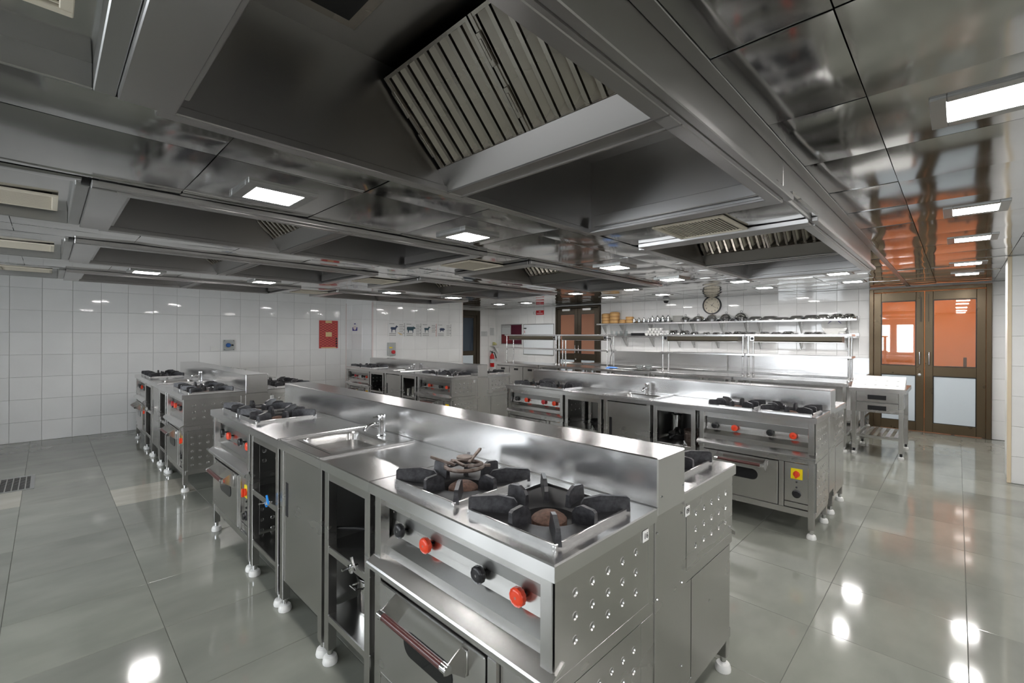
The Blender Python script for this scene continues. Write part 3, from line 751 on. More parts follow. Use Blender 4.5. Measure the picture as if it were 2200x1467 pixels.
for a in (60, 300): put('prong', pm, t, (.05*math.cos(R(a)), .05*math.sin(R(a)), .058), (0, 0, R(a-90)))
MB().lathe([(.03, .088), (.03, .094)], seg=20).build('cap', t, 'ring_rust', True)

# ------------------------------------------------------------------ cookware inside the open cabinets
def pot(name, label, loc, r, h, m='steel_pot', handles=True):
    t = thing(name, label, 'pot', loc)
    MB().lathe([(r*.93, 0), (r, .012), (r, h), (r*1.05, h+.003), (r*1.05, h), (r*.97, h-.003), (r*.95, .01), (.002, .008)], seg=28, cap=True).build('body', t, m, True)
    if handles:
        for s in (-1, 1): MB().tube([(s*r*.98, -.03, h*.8), (s*(r+.03), -.025, h*.82), (s*(r+.03), .025, h*.82), (s*r*.98, .03, h*.8)], .005, 8).build('handle', t, m, True)
    return t
def frypan(name, label, loc, r, rz, m, hm):
    t = thing(name, label, 'pan', loc, rz)
    MB().lathe([(r*.75, 0), (r, .045), (r*.97, .045), (r*.72, .005), (.002, .005)], seg=26).build('pan_body', t, m, True)
    MB().tube([(r*.95, 0, .038), (r+.08, 0, .05), (r+.2, 0, .055)], .009, 8).build('handle', t, hm, True)
    return t
zs1, zs2 = .529, .227
pot('stock_pot', 'tall steel stock pot on lower shelf of closest open cabinet', (1.06, 1.885, zs2), .09, .15)
frypan('frying_pan', 'dark frying pan with handle sticking out of closest open cabinet', (1.13, 1.83, zs1), .11, R(140), 'pan_black', 'pan_black')
pot('sauce_pan', 'shiny steel saucepan on middle shelf of closest open cabinet', (1.29, 1.95, zs1), .055, .085)
pot('insert_pot', 'narrow steel container at back of closest open cabinet', (1.31, 1.69, zs1), .045, .14, 'steel_pot', False)
pot('low_pot', 'low dark pot at back of lower shelf in closest cabinet', (1.26, 1.73, zs2), .085, .10, 'pan_black')
kB, scB = .978, ISL['B'][1]
xb, yb = ISL['B'][0]
pot('black_pot', 'blackened pot in right open cabinet of the right island', (xb+.25, yb+(.902+.13)*scB[1], zs1*kB), .085, .10, 'ring_rust')
frypan('black_pan', 'black pan lying in right open cabinet of the right island', (xb+.30, yb+(.902+.30)*scB[1], zs1*kB), .10, R(190), 'pan_black', 'black')
pot('steel_can', 'upright steel container in right open cabinet of the right island', (xb+.38, yb+(.902+.36)*scB[1], zs1*kB), .05, .2, 'steel_pot', False)
pot('dark_bowl', 'dark pot in left open cabinet of the right island', (xb+.30, yb+(.902+.436+.55+.25)*scB[1], zs1*kB), .08, .05, 'pan_black')
xd, yd = ISL['D'][0]
for k in range(5):
    pot('glass_jar', '%s jar on shelf of right open cabinet in the rear island' % ['leftmost small steel', 'second steel', 'middle steel', 'fourth steel', 'rightmost steel'][k], (xd+.10+.05*(k % 2), yd+(.902+.06+.075*(4-k))*.975, zs1*kB), .03, .10+.03*((k*3) % 4)/3, 'steel_pot', False)
pot('dark_pan_stack', 'dark pan in left open cabinet of the rear island', (xd+.28, yd+(.902+.436+.55+.24)*.975, zs1*kB), .10, .07, 'pan_black')

# ------------------------------------------------------------------ service counters behind the right island
XC = 7.10; ZT = .88
def counter(label, y0, y1, doors=None, x0=XC, dep=.70, shelf=True, name='work_counter', splash=False):
    t = thing(name, label, 'counter', (x0, y0, 0), group='steel counters'); W = y1-y0
    worktop(MB(), W, [], dep, ZT, ZT-.045).build('worktop', t, 'steel_top')
    for x in (.04, dep-.04):
        for y in (.04, W-.04):
            l = MB().cbox(x-.019, x+.019, y-.019, y+.019, .064, ZT-.045, .002).build('leg', t, 'steel'); put('foot', footm, l, (x, y, 0))
    if shelf: MB().cbox(.02, dep-.02, .02, W-.02, .20, .235, .003).build('shelf', t, 'steel')
    if doors:
        MB().box(.045, dep-.02, .03, W-.03, .24, ZT-.05).build('body', t, 'steel_dark')
        n = doors; wd = (W-.08)/n
        for k in range(n):
            d = MB().cbox(.02, .044, .04+wd*k+.006, .04+wd*(k+1)-.006, .25, ZT-.065, .003).build('door', t, 'steel')
            yc = .04+wd*(k+.5); MB().cbox(.017, .021, yc-.06, yc+.06, ZT-.145, ZT-.105, .001).build('handle', d, 'black')
    if splash: MB().cbox(dep-.03, dep-.01, .0, W, ZT-.01, 1.13, .003).build('splashback', t, 'steel_top')
    return t
counter('steel counter under right heated overshelf, next to drawer table', .99, 2.37)
counter('steel counter under the overshelf left of the centre posts', 2.385, 3.685)
counter('plain steel counter with trays and glass bowls on it', 3.70, 4.87)
counter('steel counter with dark gap below, before the brown double door', 4.885, 6.18)
counter('cold counter with black-handled doors, before the whiteboard', 6.195, 7.49, 3)
counter('long steel wall counter with splashback, right half', 1.02, 3.28, None, 8.34, 1.24, True, 'wall_counter', True)
counter('long steel wall counter with splashback, left half', 3.30, 5.95, None, 8.34, 1.24, True, 'wall_counter', True)
def overshelf(label, y0, y1, flip=False):
    t = thing('overshelf', label, 'overshelf', (7.42, y0, ZT), group='heated overshelves'); W = y1-y0
    for x in (0, .22):
        for y in (.035, W-.035):
            p = MB().cyl((x, y, .004), (x, y, .60), .0125, 12).lathe([(.024, 0), (.024, .006), (.016, .03), (.0125, .035)], (x, y, 0), 'z', 12).build('post', t, 'steel_top', smooth=True)
            MB().lathe([(.0125, .285), (.019, .295), (.019, .31), (.0125, .312)], (x, y, 0), 'z', 12).build('collar', p, 'chrome', smooth=True)
    for z in (.60, .305): MB().cbox(-.04, .26, 0, W, z, z+.03, .003).build('shelf', t, 'steel_top')
    l = MB().prism([(-.005, .595), (.0, .535), (.03, .515), (.15, .515), (.18, .535), (.185, .595)], 'y', .11, W-.11).build('heat_lamp', t, 'lamp_olive')
    MB().cbox(-.012, .19, .10, W-.10, .511, .520, .003).build('lamp_lip', l, 'steel_top')
    yk = W-.085 if not flip else .085
    MB().cbox(-.01, .19, yk-.03, yk+.03, .53, .60, .003).build('switch_box', t, 'steel'); MB().lathe([(.016, -.012), (.014, -.022)], (0, yk, .565), 'x', 14).lathe([(.022, -.010), (.022, -.012)], (0, yk, .565), 'x', 14).build('switch_knob', t, 'black', True)
    return t
overshelf('two-tier steel overshelf with heat lamp, rightmost by the drawer table', .99, 2.29)
overshelf('two-tier steel overshelf with heat lamp under the clock', 2.30, 3.66)
overshelf('two-tier steel overshelf with heat lamp in front of brown double door', 4.70, 5.93, True)
overshelf('two-tier steel overshelf with heat lamp in front of whiteboard', 5.94, 7.46, True)
c = thing('power_cable', 'thin black cable hanging from left overshelf post', 'cable', (7.38, 4.67, ZT))
MB().tube([(0, .07, .56), (0, -.03, .55), (0, -.055, .50), (0, -.03, .42), (0, -.05, .33), (0, -.06, .28), (0, -.03, .2), (0, -.02, .05), (.05, 0, .008)], .006, 8).build('cord', c, 'black', True)
# things on the counter
def tray_(label, x, y, a, b):
    t = thing('serving_tray', label, 'tray', (x, y, ZT)); mb = MB()
    bridge(mb, [rrect(0, 0, a, b, .02, .014), rrect(0, 0, a-.008, b-.008, .02, .014), rrect(0, 0, a-.015, b-.015, .015, .002)]); mb.build('plate', t, 'steel_pot', True)
    return t
tray_('shallow steel tray on the counter before the clock, left one', 7.35, 4.35, .16, .22); tray_('shallow steel tray on the counter holding glass bowls', 7.35, 3.93, .18, .17)
cl = MB(); bridge(cl, [rrect(0, 0, .07, .10, .02, 0), rrect(.005, 0, .066, .09, .03, .018), rrect(.01, .01, .03, .05, .02, .03)])
cl = cl.build('cleaning_cloth', None, 'cloth_blue', True); cl.location = (7.32, 4.58, ZT); tag(cl, 'crumpled blue cloth on the counter beside trays', 'cloth')
bwl = MB().lathe([(.03, 0), (.06, .03), (.068, .075), (.064, .075), (.055, .033), (.026, .006)], seg=20).mesh('glass_bowl', True); bwl.materials.append(MAT['glassware'])
for k, (x, y) in enumerate(((7.30, 4.0), (7.36, 3.86))):
    tag(put('glass_bowl', bwl, None, (x, y, ZT+.015)), 'clear glass bowl on the steel tray, %s one' % ('left' if k == 0 else 'right'), 'bowl', 'glass bowls')
s = MB().cbox(0, .35, 0, .5, .83, .87, .003); s2 = thing('side_ledge', 'small steel ledge in front of the brown double door', 'ledge', (8.34, 5.98, 0)); s.build('ledge_top', s2, 'steel')
MB().cbox(.02, .06, .02, .06, 0, .83, .002).cbox(.29, .33, .02, .06, 0, .83, .002).cbox(.02, .06, .44, .48, 0, .83, .002).cbox(.29, .33, .44, .48, 0, .83, .002).build('ledge_frame', s2, 'steel')

# drawer table with a sloping white rack
t = thing('drawer_table', 'small steel table with two drawers and slatted lower shelf', 'table', (7.13, .43, 0)); Wt, Dt, Zt = .555, .82, .84
worktop(MB(), Wt, [], Dt, Zt, Zt-.05).build('table_top', t, 'steel_top')
for x in (.05, Dt-.05):
    for y in (.05, Wt-.05):
        l = MB().cbox(x-.022, x+.022, y-.022, y+.022, .07, Zt-.05, .002).build('leg', t, 'steel'); put('foot', MB().use('black').lathe([(.014, .03), (.014, .075)], seg=10).use('foot_white').lathe([(.03, 0), (.03, .022), (.02, .032)], seg=14).mesh('foot', True), l, (x, y, 0))
for z in (.535, .665):
    d = MB().cbox(.025, .05, .075, Wt-.075, z+.003, z+.124, .003).build('drawer', t, 'steel'); MB().cbox(.022, .026, Wt/2-.09, Wt/2+.09, z+.035, z+.09, .001).build('handle', d, 'black')
MB().box(.05, Dt-.05, .06, Wt-.06, .535, .79).build('drawer_box', t, 'steel_dark')
MB().cbox(.04, .062, .06, Wt-.06, .22, .25, .002).cbox(Dt-.062, Dt-.04, .06, Wt-.06, .22, .25, .002).build('shelf_rail', t, 'steel')
sl = MB().cbox(.06, Dt-.06, -.022, .022, .235, .252, .002).mesh('shelf_slat'); sl.materials.append(MAT['steel'])
for k in range(6): put('shelf_slat', sl, t, (0, .10+.08*k, 0))
t = thing('sloping_rack', 'white sloping perforated rack standing on the drawer table', 'rack', (7.13, .43, Zt))
MB().prism([(.06, 0), (.30, .135), (.31, .135), (.31, .0)], 'y', .02, Wt-.02).build('rack_body', t, 'china')
pg = MB()
for i in range(2):
    for j in range(5):
        x = .12+.09*i; y = .09+.105*j; z = (x-.06)*.135/.24; pg.box(x-.006, x+.006, y-.012, y+.012, z, z+.003)
pg.build('slots', t, 'alu')['kind'] = 'stuff'

# ------------------------------------------------------------------ wall shelves and the kitchenware on them
XW = XF-.009
def wall_shelf(label, y0, y1, z, dep=.30, br=()):
    t = thing('wall_shelf', label, 'shelf', (XW-dep, y0, z), group='wall shelves'); W = y1-y0
    MB().cbox(0, dep, 0, W, -.035, 0, .003).cbox(dep-.015, dep, 0, W, 0, .05, .003).build('shelf_board', t, 'steel_top')
    bm2 = MB().prism([(.05, -.036), (dep, -.036), (dep, -.25), (dep-.03, -.25)], 'y', -.003, .003).cbox(dep-.006, dep, -.02, .02, -.25, -.036, .001).mesh('bracket'); bm2.materials.append(MAT['steel'])
    for f in br: put('bracket', bm2, t, (0, W*f, 0))
    return t
ZS1, ZS2 = 1.785, 1.495
wall_shelf('upper steel wall shelf, left half with bamboo steamers', 4.10+.005, 6.24, ZS1, br=(.06, .38, .72, .95))
wall_shelf('upper steel wall shelf, middle with domed lids under the clock', 2.87, 4.10, ZS1, br=(.05, .42, .9))
wall_shelf('upper steel wall shelf, right end with low pans', 1.18, 2.865, ZS1, br=(.09, .5, .9))
wall_shelf('lower steel wall shelf, left half with cups and glasses', 4.10+.005, 5.98, ZS2, br=(.1, .42, .78))
wall_shelf('lower steel wall shelf, middle behind heat lamps', 2.87, 4.10, ZS2, br=(.1, .5, .9))
wall_shelf('lower steel wall shelf, right end with standing plate', 1.18, 2.865, ZS2, br=(.09, .5, .9))
XI = XW-.16
def steamer(label, y, z, r, h, lid=False, x=XI):
    t = thing('bamboo_steamer', label, 'steamer', (x, y, z), group='bamboo steamers')
    MB().lathe([(r, 0), (r, h*.9), (r*.94, h*.9), (r*.94, h), (r*.90, h), (r*.88, .006), (.002, .006)], seg=26).build('basket', t, 'bamboo', True)
    b = MB(); b.lathe([(r*1.015, h*.02), (r*1.015, h*.16)], seg=26, cap=False).lathe([(r*1.015, h*.72), (r*1.015, h*.88)], seg=26, cap=False).build('binding', t, 'bamboo_dark', True)
    if lid: MB().lathe([(r*.97, h*.9), (r*.97, h+.012), (r*.6, h+.026), (.002, h+.030)], seg=26).build('lid', t, 'bamboo', True)
ps = ['bottom', 'second', 'third', 'top']
for k in range(3): steamer('bamboo steamer basket in the leftmost stack, %s of three' % ['bottom', 'middle', 'top'][k], 6.05, ZS1+.002+.071*k, .112, .075, k == 2)
for k in range(3): steamer('bamboo steamer basket in the tallest stack, %s of three' % ['bottom', 'middle', 'top'][k], 5.82, ZS1+.002+.081*k, .115, .085, k == 2)
steamer('single small bamboo steamer beside the tallest stack', 5.60, ZS1+.002, .085, .06, True)
for k in range(2): steamer('pale bamboo steamer in the stack beside coffee pots, %s one' % ['lower', 'upper'][k], 5.42, ZS1+.002+.071*k, .09, .075)
def coffee(label, x, y, z, s):
    t = thing('coffee_pot', label, 'coffee pot', (x, y, z), random.uniform(-1, 1), 'small steel pots', (s, s, s))
    MB().lathe([(.036, 0), (.040, .01), (.030, .07), (.034, .10), (.030, .108), (.012, .122), (.006, .124), (.010, .134), (.004, .142)], seg=16).build('body', t, 'chrome', True)
    MB().tube([(.030, 0, .09), (.068, 0, .088), (.070, 0, .03), (.040, 0, .02)], .005, 8).build('handle', t, 'black', True)
    MB().tube([(-.032, 0, .06), (-.055, 0, .085), (-.066, 0, .10)], .007, 8, .004).build('spout', t, 'chrome', True)
    return t
yy = 5.28
for k in range(6): coffee('small shiny steel pot in the shorter group beside steamers, %s from left' % ['first', 'second', 'third', 'fourth', 'fifth', 'sixth'][k], XI-.05+.09*(k % 2), yy-.062*k, ZS1+.002, .85)
for k in range(7): coffee('small shiny steel pot in the taller group left of plates, %s from left' % ['first', 'second', 'third', 'fourth', 'fifth', 'sixth', 'seventh'][k], XI-.05+.09*(k % 2), 4.83-.062*k, ZS1+.002, 1.1)
plm = MB().lathe([(.06, 0), (.10, .012), (.115, .018), (.112, .02), (.06, .006), (.002, .006)], seg=26).mesh('plate', True); plm.materials.append(MAT['china'])
for k in range(9): tag(put('plate', plm, None, (XI, 4.27, ZS1+.001+.0145*k)), 'white plate in the stack between small steel pots and domed dishes', 'plate', 'stacked white plates')
def dome(label, y, z, r, h, ring=True, m='steel_pot', x=XI):
    t = thing('lidded_dish' if ring else 'shallow_pan', label, 'dish' if ring else 'pan', (x, y, z), 0, 'steel dishes on the shelves')
    if ring:
        MB().lathe([(r*.55, 0), (r*.95, h*.35), (r, h*.40), (r*.98, h*.42)], seg=26).build('dish', t, 'chrome', True)
        MB().lathe([(r*.99, h*.40), (r*.9, h*.62), (r*.65, h*.85), (r*.3, h*.97), (.002, h)], seg=26).build('lid', t, m, True)
        n = 14; MB().tube([(0, .018*math.cos(2*math.pi*k/n), h+.016+.018*math.sin(2*math.pi*k/n)) for k in range(n+1)], .0035, 6).build('ring_handle', t, 'black', True)
        for s in (-1, 1): MB().tube([(-.02, s*r*.9, h*.36), (-.02, s*(r+.012), h*.4), (.02, s*(r+.012), h*.4), (.02, s*r*.9, h*.36)], .005, 8).build('side_handle', t, 'chrome', True)
    else:
        MB().lathe([(r, 0), (r*.98, h*.25), (r*.8, h*.75), (r*.62, h), (.002, h)], seg=24).build('pan_body', t, m, True)
        MB().tube([(-r*.5, -r*.5, h*.5), (-r*.75, -r*.75, h*.55), (-r*.8, -r*.9, h*.3)], .006, 8).build('handle', t, 'steel', True)
    return t
for k, (y, r, h) in enumerate(((4.10, .112, .125), (3.83, .122, .125), (3.55, .122, .14), (3.28, .115, .15), (3.00, .128, .165))):
    dome('shiny domed steel dish with ring handle on upper shelf, %s from left' % ords[k], y, ZS1+.002, r, h)
for k, (y, r, h) in enumerate(((2.74, .13, .075), (2.49, .16, .075), (2.28, .13, .05), (2.06, .13, .07), (1.84, .13, .075), (1.66, .10, .08), (1.46, .11, .085), (1.30, .10, .08))):
    dome('low dark upturned pan on right end of upper shelf, %s from left' % (ords+['sixth', 'seventh', 'eighth'])[k], y, ZS1+.002, r, h, False, 'steel_dark' if k < 6 else 'steel_pot')
# lower shelf
gl = MB().lathe([(.026, 0), (.032, .11), (.030, .11), (.024, .006)], seg=16).mesh('drinking_glass', True); gl.materials.append(MAT['glassware'])
for k in range(7): tag(put('drinking_glass', gl, None, (XI-.06+.09*(k % 2), 5.86-.065*k, ZS2+.002)), 'clear drinking glass on lower shelf, %s from left' % (ords+['sixth', 'seventh'])[k], 'glass', 'drinking glasses')
t = thing('wire_rack', 'wire utensil rack standing among the drinking glasses', 'rack', (XI+.02, 5.62, ZS2+.002))
wr = MB()
for k in range(6): wr.tube([(0, -.09, .10+.022*k), (0, .02-.016*k, .10+.022*k)], .003, 6)
wr.tube([(0, -.09, 0), (0, -.09, .22)], .004, 6).tube([(0, .0, 0), (0, .0, .18)], .004, 6).build('wires', t, 'steel', True)
b = MB().cbox(-.08, .08, -.16, .16, 0, .055, .004).cbox(-.085, .085, -.165, .165, .045, .06, .004).build('black_box', None, 'black'); b.location = (XI, 5.18, ZS2+.002); tag(b, 'low black tray box between glasses and white cups', 'box')
cup = MB().lathe([(.022, 0), (.036, .02), (.041, .055), (.038, .055), (.032, .02), (.018, .006)], seg=18).mesh('cup', True); cup.materials.append(MAT['china'])
n = 0
for row, cnt in enumerate((7, 6, 4)):
    for k in range(cnt):
        n += 1; tag(put('cup', cup, None, (XI-.03, 4.98-.088*k-.04*row, ZS2+.002+.056*row)), 'white china cup in the pyramid, %s row, %s from left' % (['bottom', 'middle', 'top'][row], (ords+['sixth', 'seventh'])[k]), 'cup', 'white cups')
for k in range(2): tag(put('small_bowl', cup, None, (XI-.03, 4.25-.09*k, ZS2+.002)), 'white bowl right of the cup pyramid, %s one' % ['left', 'right'][k], 'bowl', 'white bowls')
for k, (y, r, h) in enumerate(((4.36, .12, .12), (4.12, .12, .11), (3.90, .10, .085), (3.66, .09, .075), (3.47, .09, .07), (3.24, .09, .075), (3.06, .10, .085), (2.94, .10, .08), (2.80, .09, .075))):
    dome('upturned steel bowl on lower shelf behind overshelf, %s from left' % (ords+['sixth', 'seventh', 'eighth', 'ninth'])[k], y, ZS2+.002, r, h, False, 'chrome')
for k, (y, r, h) in enumerate(((2.58, .11, .075), (2.39, .11, .07), (2.20, .11, .08), (1.88, .09, .07), (1.74, .09, .07))):
    dome('shallow steel pan on lower shelf right part, %s from left' % ords[k], y, ZS2+.002, r, h, False, 'chrome')
ep = MB().lathe([(.002, -.004), (.15, -.004), (.19, -.016), (.192, -.013), (.15, 0), (.002, 0)], axis='x', seg=36).build('serving_plate', None, 'china', True)
ep.location = (XW-.05, 1.52, ZS2+.193); ep.rotation_euler = (0, R(8), 0); tag(ep, 'large white plate standing upright at right end of lower shelf', 'plate')
mk = MB()
for y, s in ((.07, 1), (-.07, -1)): mk.add([(-.017, y+s*.02, .02), (-.017, y+s*.028, .024), (-.017, y-s*.02, .068), (-.017, y-s*.028, .064)], [(0, 1, 2, 3)])
mk.build('blue_stripes', ep, 'navy')
ck = MB().lathe([(.05, 0), (.055, .03), (.048, .06), (.02, .075), (.002, .076)], seg=20).build('patterned_bowl', None, 'china', True); ck.location = (XW-.16, 1.40, ZS2+.002); tag(ck, 'small patterned bowl in front of the standing plate', 'bowl')
bd = MB(); bd.lathe([(.0555, .026), (.0555, .034)], seg=20, cap=False).lathe([(.047, .058), (.045, .062)], seg=20, cap=False).build('pattern', ck, 'navy')

# ------------------------------------------------------------------ doors
def leaf(parent, y0, y1, zt, pane, m, x=XF, hy=None, mid=.95, panel='door_panel', zb=.012):
    s = .095; th = .045
    l = MB().cbox(x-th, x-.002, y0, y0+s, zb, zt, .004).cbox(x-th, x-.002, y1-s, y1, zb, zt, .004).cbox(x-th, x-.002, y0+s, y1-s, zb, .15, .004).cbox(x-th, x-.002, y0+s, y1-s, mid-.07, mid+.075, .004).cbox(x-th, x-.002, y0+s, y1-s, zt-.14, zt, .004).build('leaf', parent, m)
    bd = MB()
    for z0, z1 in ((.15, mid-.07), (mid+.075, zt-.14)):
        for a in ((y0+s, y0+s+.01, z0, z1), (y1-s-.01, y1-s, z0, z1), (y0+s+.01, y1-s-.01, z0, z0+.01), (y0+s+.01, y1-s-.01, z1-.01, z1)): bd.box(x-th+.006, x-.012, *a)
    bd.build('glazing_bead', l, 'black')
    MB().box(x-.030, x-.026, y0+s+.01, y1-s-.01, mid+.085, zt-.15).build('pane', l, pane)
    MB().box(x-.030, x-.020, y0+s+.01, y1-s-.01, .16, mid-.08).build('lower_panel', l, panel)
    if hy: MB().tube([(x-th, hy, 1.05), (x-th-.035, hy, 1.055), (x-th-.035, hy, 1.245), (x-th, hy, 1.25)], .010, 10).build('handle', l, 'chrome', True)
    return l
def double_door(n, y0, y1, ym, zt, pane, m, label):
    d = struct('door_%d' % n, MB().cbox(XF-.06, XF+.06, y0, y0+.055, 0, zt+.055, .004).cbox(XF-.06, XF+.06, y1-.055, y1, 0, zt+.055, .004).cbox(XF-.06, XF+.06, y0+.055, y1-.055, zt+.004, zt+.055, .004), m, label)
    leaf(d, y0+.058, ym-.004, zt-.006, pane, m, hy=ym-.055); l = leaf(d, ym+.004, y1-.058, zt-.006, pane, m, hy=ym+.055)
    MB().lathe([(.022, -.052), (.014, -.058)], (XF, ym+.055, .89), 'x', 16).build('lock', l, 'alu', True)
    cl = MB()
    return d
d1 = double_door(1, -.355, 1.045, .367, 2.20, 'pane_orange', 'bronze', 'bronze double door with orange glass and white lower panels')
MB().box(XF-.052, XF-.046, .395, .42, 1.72, 2.1).box(XF-.050, XF-.046, .315, .325, 1.72, 2.15).build('flush_bolt', d1, 'bronze_dark')
d2 = double_door(2, 6.315, 7.715, 6.99, 2.20, 'pane_brown', 'bronze_dark', 'dark brown double door behind the left overshelves')
MB().box(XF-.10, XF-.045, 6.55, 6.80, 2.14, 2.19).box(XF-.10, XF-.045, 7.2, 7.45, 2.14, 2.19).build('door_closer', d2, 'alu')
d3 = struct('door_3', MB().cbox(8.10, 8.16, YB-.05, YB+.06, 0, 2.22, .004).cbox(8.80, 8.93, YB-.05, YB+.06, 0, 2.22, .004).cbox(8.16, 8.80, YB-.05, YB+.06, 2.08, 2.22, .004), 'bronze_dark', 'dark framed glass door in the rear corner')
lf = MB().cbox(8.165, 8.23, YB-.03, YB+.01, .01, 2.075, .004).cbox(8.69, 8.795, YB-.03, YB+.01, .01, 2.075, .004).cbox(8.23, 8.69, YB-.03, YB+.01, .01, .15, .004).cbox(8.23, 8.69, YB-.03, YB+.01, .92, 1.05, .004).cbox(8.23, 8.69, YB-.03, YB+.01, 2.0, 2.075, .004).build('leaf', d3, 'bronze_dark')
MB().box(8.23, 8.69, YB-.012, YB-.006, 1.05, 2.0).build('pane', lf, 'pane_dark'); MB().box(8.23, 8.69, YB-.012, YB-.004, .15, .92).build('lower_panel', lf, 'door_panel')
MB().box(8.1, 8.93, YB+.07, YB+.1, 0, 2.25).build('backing', d3, 'black_matt')
MB().box(XF+.08, XF+.11, 6.3, 7.73, 0, 2.3).build('backing', d2, 'black_matt')
# lobby behind the orange glass
struct('wall_lobby', MB().box(11.3, 11.4, -1.6, 2.6, 0, 2.6).box(XF+.12, 11.4, -1.7, -1.6, 0, 2.6).box(XF+.12, 11.4, 2.6, 2.7, 0, 2.6).box(XF+.12, 11.4, -1.7, 2.7, 2.6, 2.7), 'orange_paint', 'orange painted lobby behind the glass door')
struct('floor_lobby', MB().box(XF, 11.4, -1.7, 2.7, -.08, -.003), 'slab')
ll = thing('lobby_lamp', 'warm lobby lamp behind the orange glass door', 'lamp', (10.1, .4, 2.58))
MB().cbox(-.22, .22, -.9, .9, -.02, 0, .004).build('lamp_body', ll, 'lamp_lobby')
for k, (y, hgt) in enumerate(((.05, .16), (.25, .04), (.85, .05))):
    q = MB().cbox(-.25, .25, -.28, .28, .99-.04, .99, .004).cbox(-.2, -.16, -.2, -.16, 0, .95, .002).cbox(.16, .2, .16, .2, 0, .95, .002).cbox(-.2, -.16, .16, .2, 0, .95, .002).cbox(.16, .2, -.2, -.16, 0, .95, .002)
    if k == 0: q.cbox(-.06, .06, .02, .06, .99, .99+hgt, .004)
    if k != 1:
        o = q.build('lobby_table', None, 'bronze_dark'); o.location = (10.55, y-.18 if k == 0 else y, 0); tag(o, 'dark stand in the lobby seen through %s pane' % ('the right' if k == 0 else 'the left'), 'table')

# ------------------------------------------------------------------ things on the walls
t = thing('wall_clock', 'round black-rimmed wall clock above the upper shelf', 'clock', (XW-.001, 3.615, 2.125), 0); r = .188
MB().lathe([(r, 0), (r, -.030), (r*.985, -.040), (r*.89, -.040), (r*.87, -.022)], axis='x', seg=44, cap=False).build('rim', t, 'black', True)
MB().lathe([(r*.9, -.004), (r*.9, -.014)], axis='x', seg=40).build('dial', t, 'clock_face')
for k, me in TXT['clock'].items():
    a = R(90-30*int(k)); put('numeral', me, t, (-.0165, -.128*math.cos(a), .128*math.sin(a)), (R(90), 0, R(-90)))
def hand(a, ln, wd, nm, x):
    a = R(a); u = (-math.sin(a), math.cos(a)); p = (u[1], -u[0])
    MB().add([(x, u[0]*-.02+p[0]*wd, u[1]*-.02+p[1]*wd), (x, u[0]*ln+p[0]*wd*.4, u[1]*ln+p[1]*wd*.4), (x, u[0]*ln-p[0]*wd*.4, u[1]*ln-p[1]*wd*.4), (x, u[0]*-.02-p[0]*wd, u[1]*-.02-p[1]*wd)], [(0, 1, 2, 3)]).build(nm, t, 'ink')
hand(40, .068, .005, 'hour_hand', -.018); hand(125, .105, .004, 'minute_hand', -.019); hand(300, .10, .0018, 'second_hand', -.020)
t = thing('dome_camera', 'small white dome security camera under the ceiling', 'camera', (9.25, 4.45, ZC-.002))
MB().lathe([(.07, 0), (.07, -.03), (.062, -.045)], seg=20).build('base', t, 'grey_box', True); MB().lathe([(.055, -.045), (.05, -.075), (.03, -.095), (.002, -.1)], seg=20).build('dome', t, 'black_glass', True)
def frame_board(name, label, cat, y0, y1, z0, z1, m, fr='alu'):
    t = thing(name, label, cat, (XW, (y0+y1)/2, (z0+z1)/2)); a, b = (y1-y0)/2, (z1-z0)/2; q = .022
    MB().cbox(-.022, -.002, -a, a, b-q, b, .005).cbox(-.022, -.002, -a, a, -b, -b+q, .005).cbox(-.022, -.002, -a, -a+q, -b+q, b-q, .005).cbox(-.022, -.002, a-q, a, -b+q, b-q, .005).build('frame', t, fr)
    MB().box(-.012, -.002, -a+q, a-q, -b+q, b-q).build('surface', t, m); return t, a, b
t, a, b = frame_board('whiteboard', 'framed whiteboard on the far wall left of brown door', 'whiteboard', 7.79, 8.92, .955, 1.825, 'board_white')
MB().cbox(-.04, -.012, a-.12, a-.04, .30, .325, .003).build('marker_clip', t, 'black'); MB().cbox(-.022, -.012, a-.06, a-.045, .18, .25, .002).build('marker', t, 'sign_red'); MB().box(-.0135, -.012, a-.085, a-.08, -.1, .22).build('ruled_line', t, 'print_light')
t, a, b = frame_board('notice_board', 'maroon notice board with white sheet beside the whiteboard', 'notice board', 8.965, 9.84, 1.235, 1.83, 'board_maroon')
MB().box(-.014, -.0125, .02, a-.03, .0, b-.03).build('white_sheet', t, 'paper_grey'); put('heading', TXT['notice'], t, (-.0155, a*.52, b-.075), (R(90), 0, R(-90)))
MB().box(-.0135, -.0125, -.02, a-.03, -b+.03, -.02).build('dark_sheet', t, 'poster_dark')
t = thing('no_smoking_sign', 'small red sign with white lettering above the whiteboard', 'sign', (XW-.001, 8.30, 2.135))
MB().cbox(-.006, 0, -.145, .145, -.062, .062, .002).build('plate', t, 'sign_red'); put('lettering', TXT['smoke'], t, (-.0068, 0, .0), (R(90), 0, R(-90))).scale = (.8, .8, 1)
n = 20; MB().tube([(-.004, .20+.045*math.cos(2*math.pi*k/n), .045*math.sin(2*math.pi*k/n)) for k in range(n+1)], .006, 6).cbox(-.006, -.002, .16, .24, -.006, .006, .001).build('round_symbol', t, 'print_light', True)
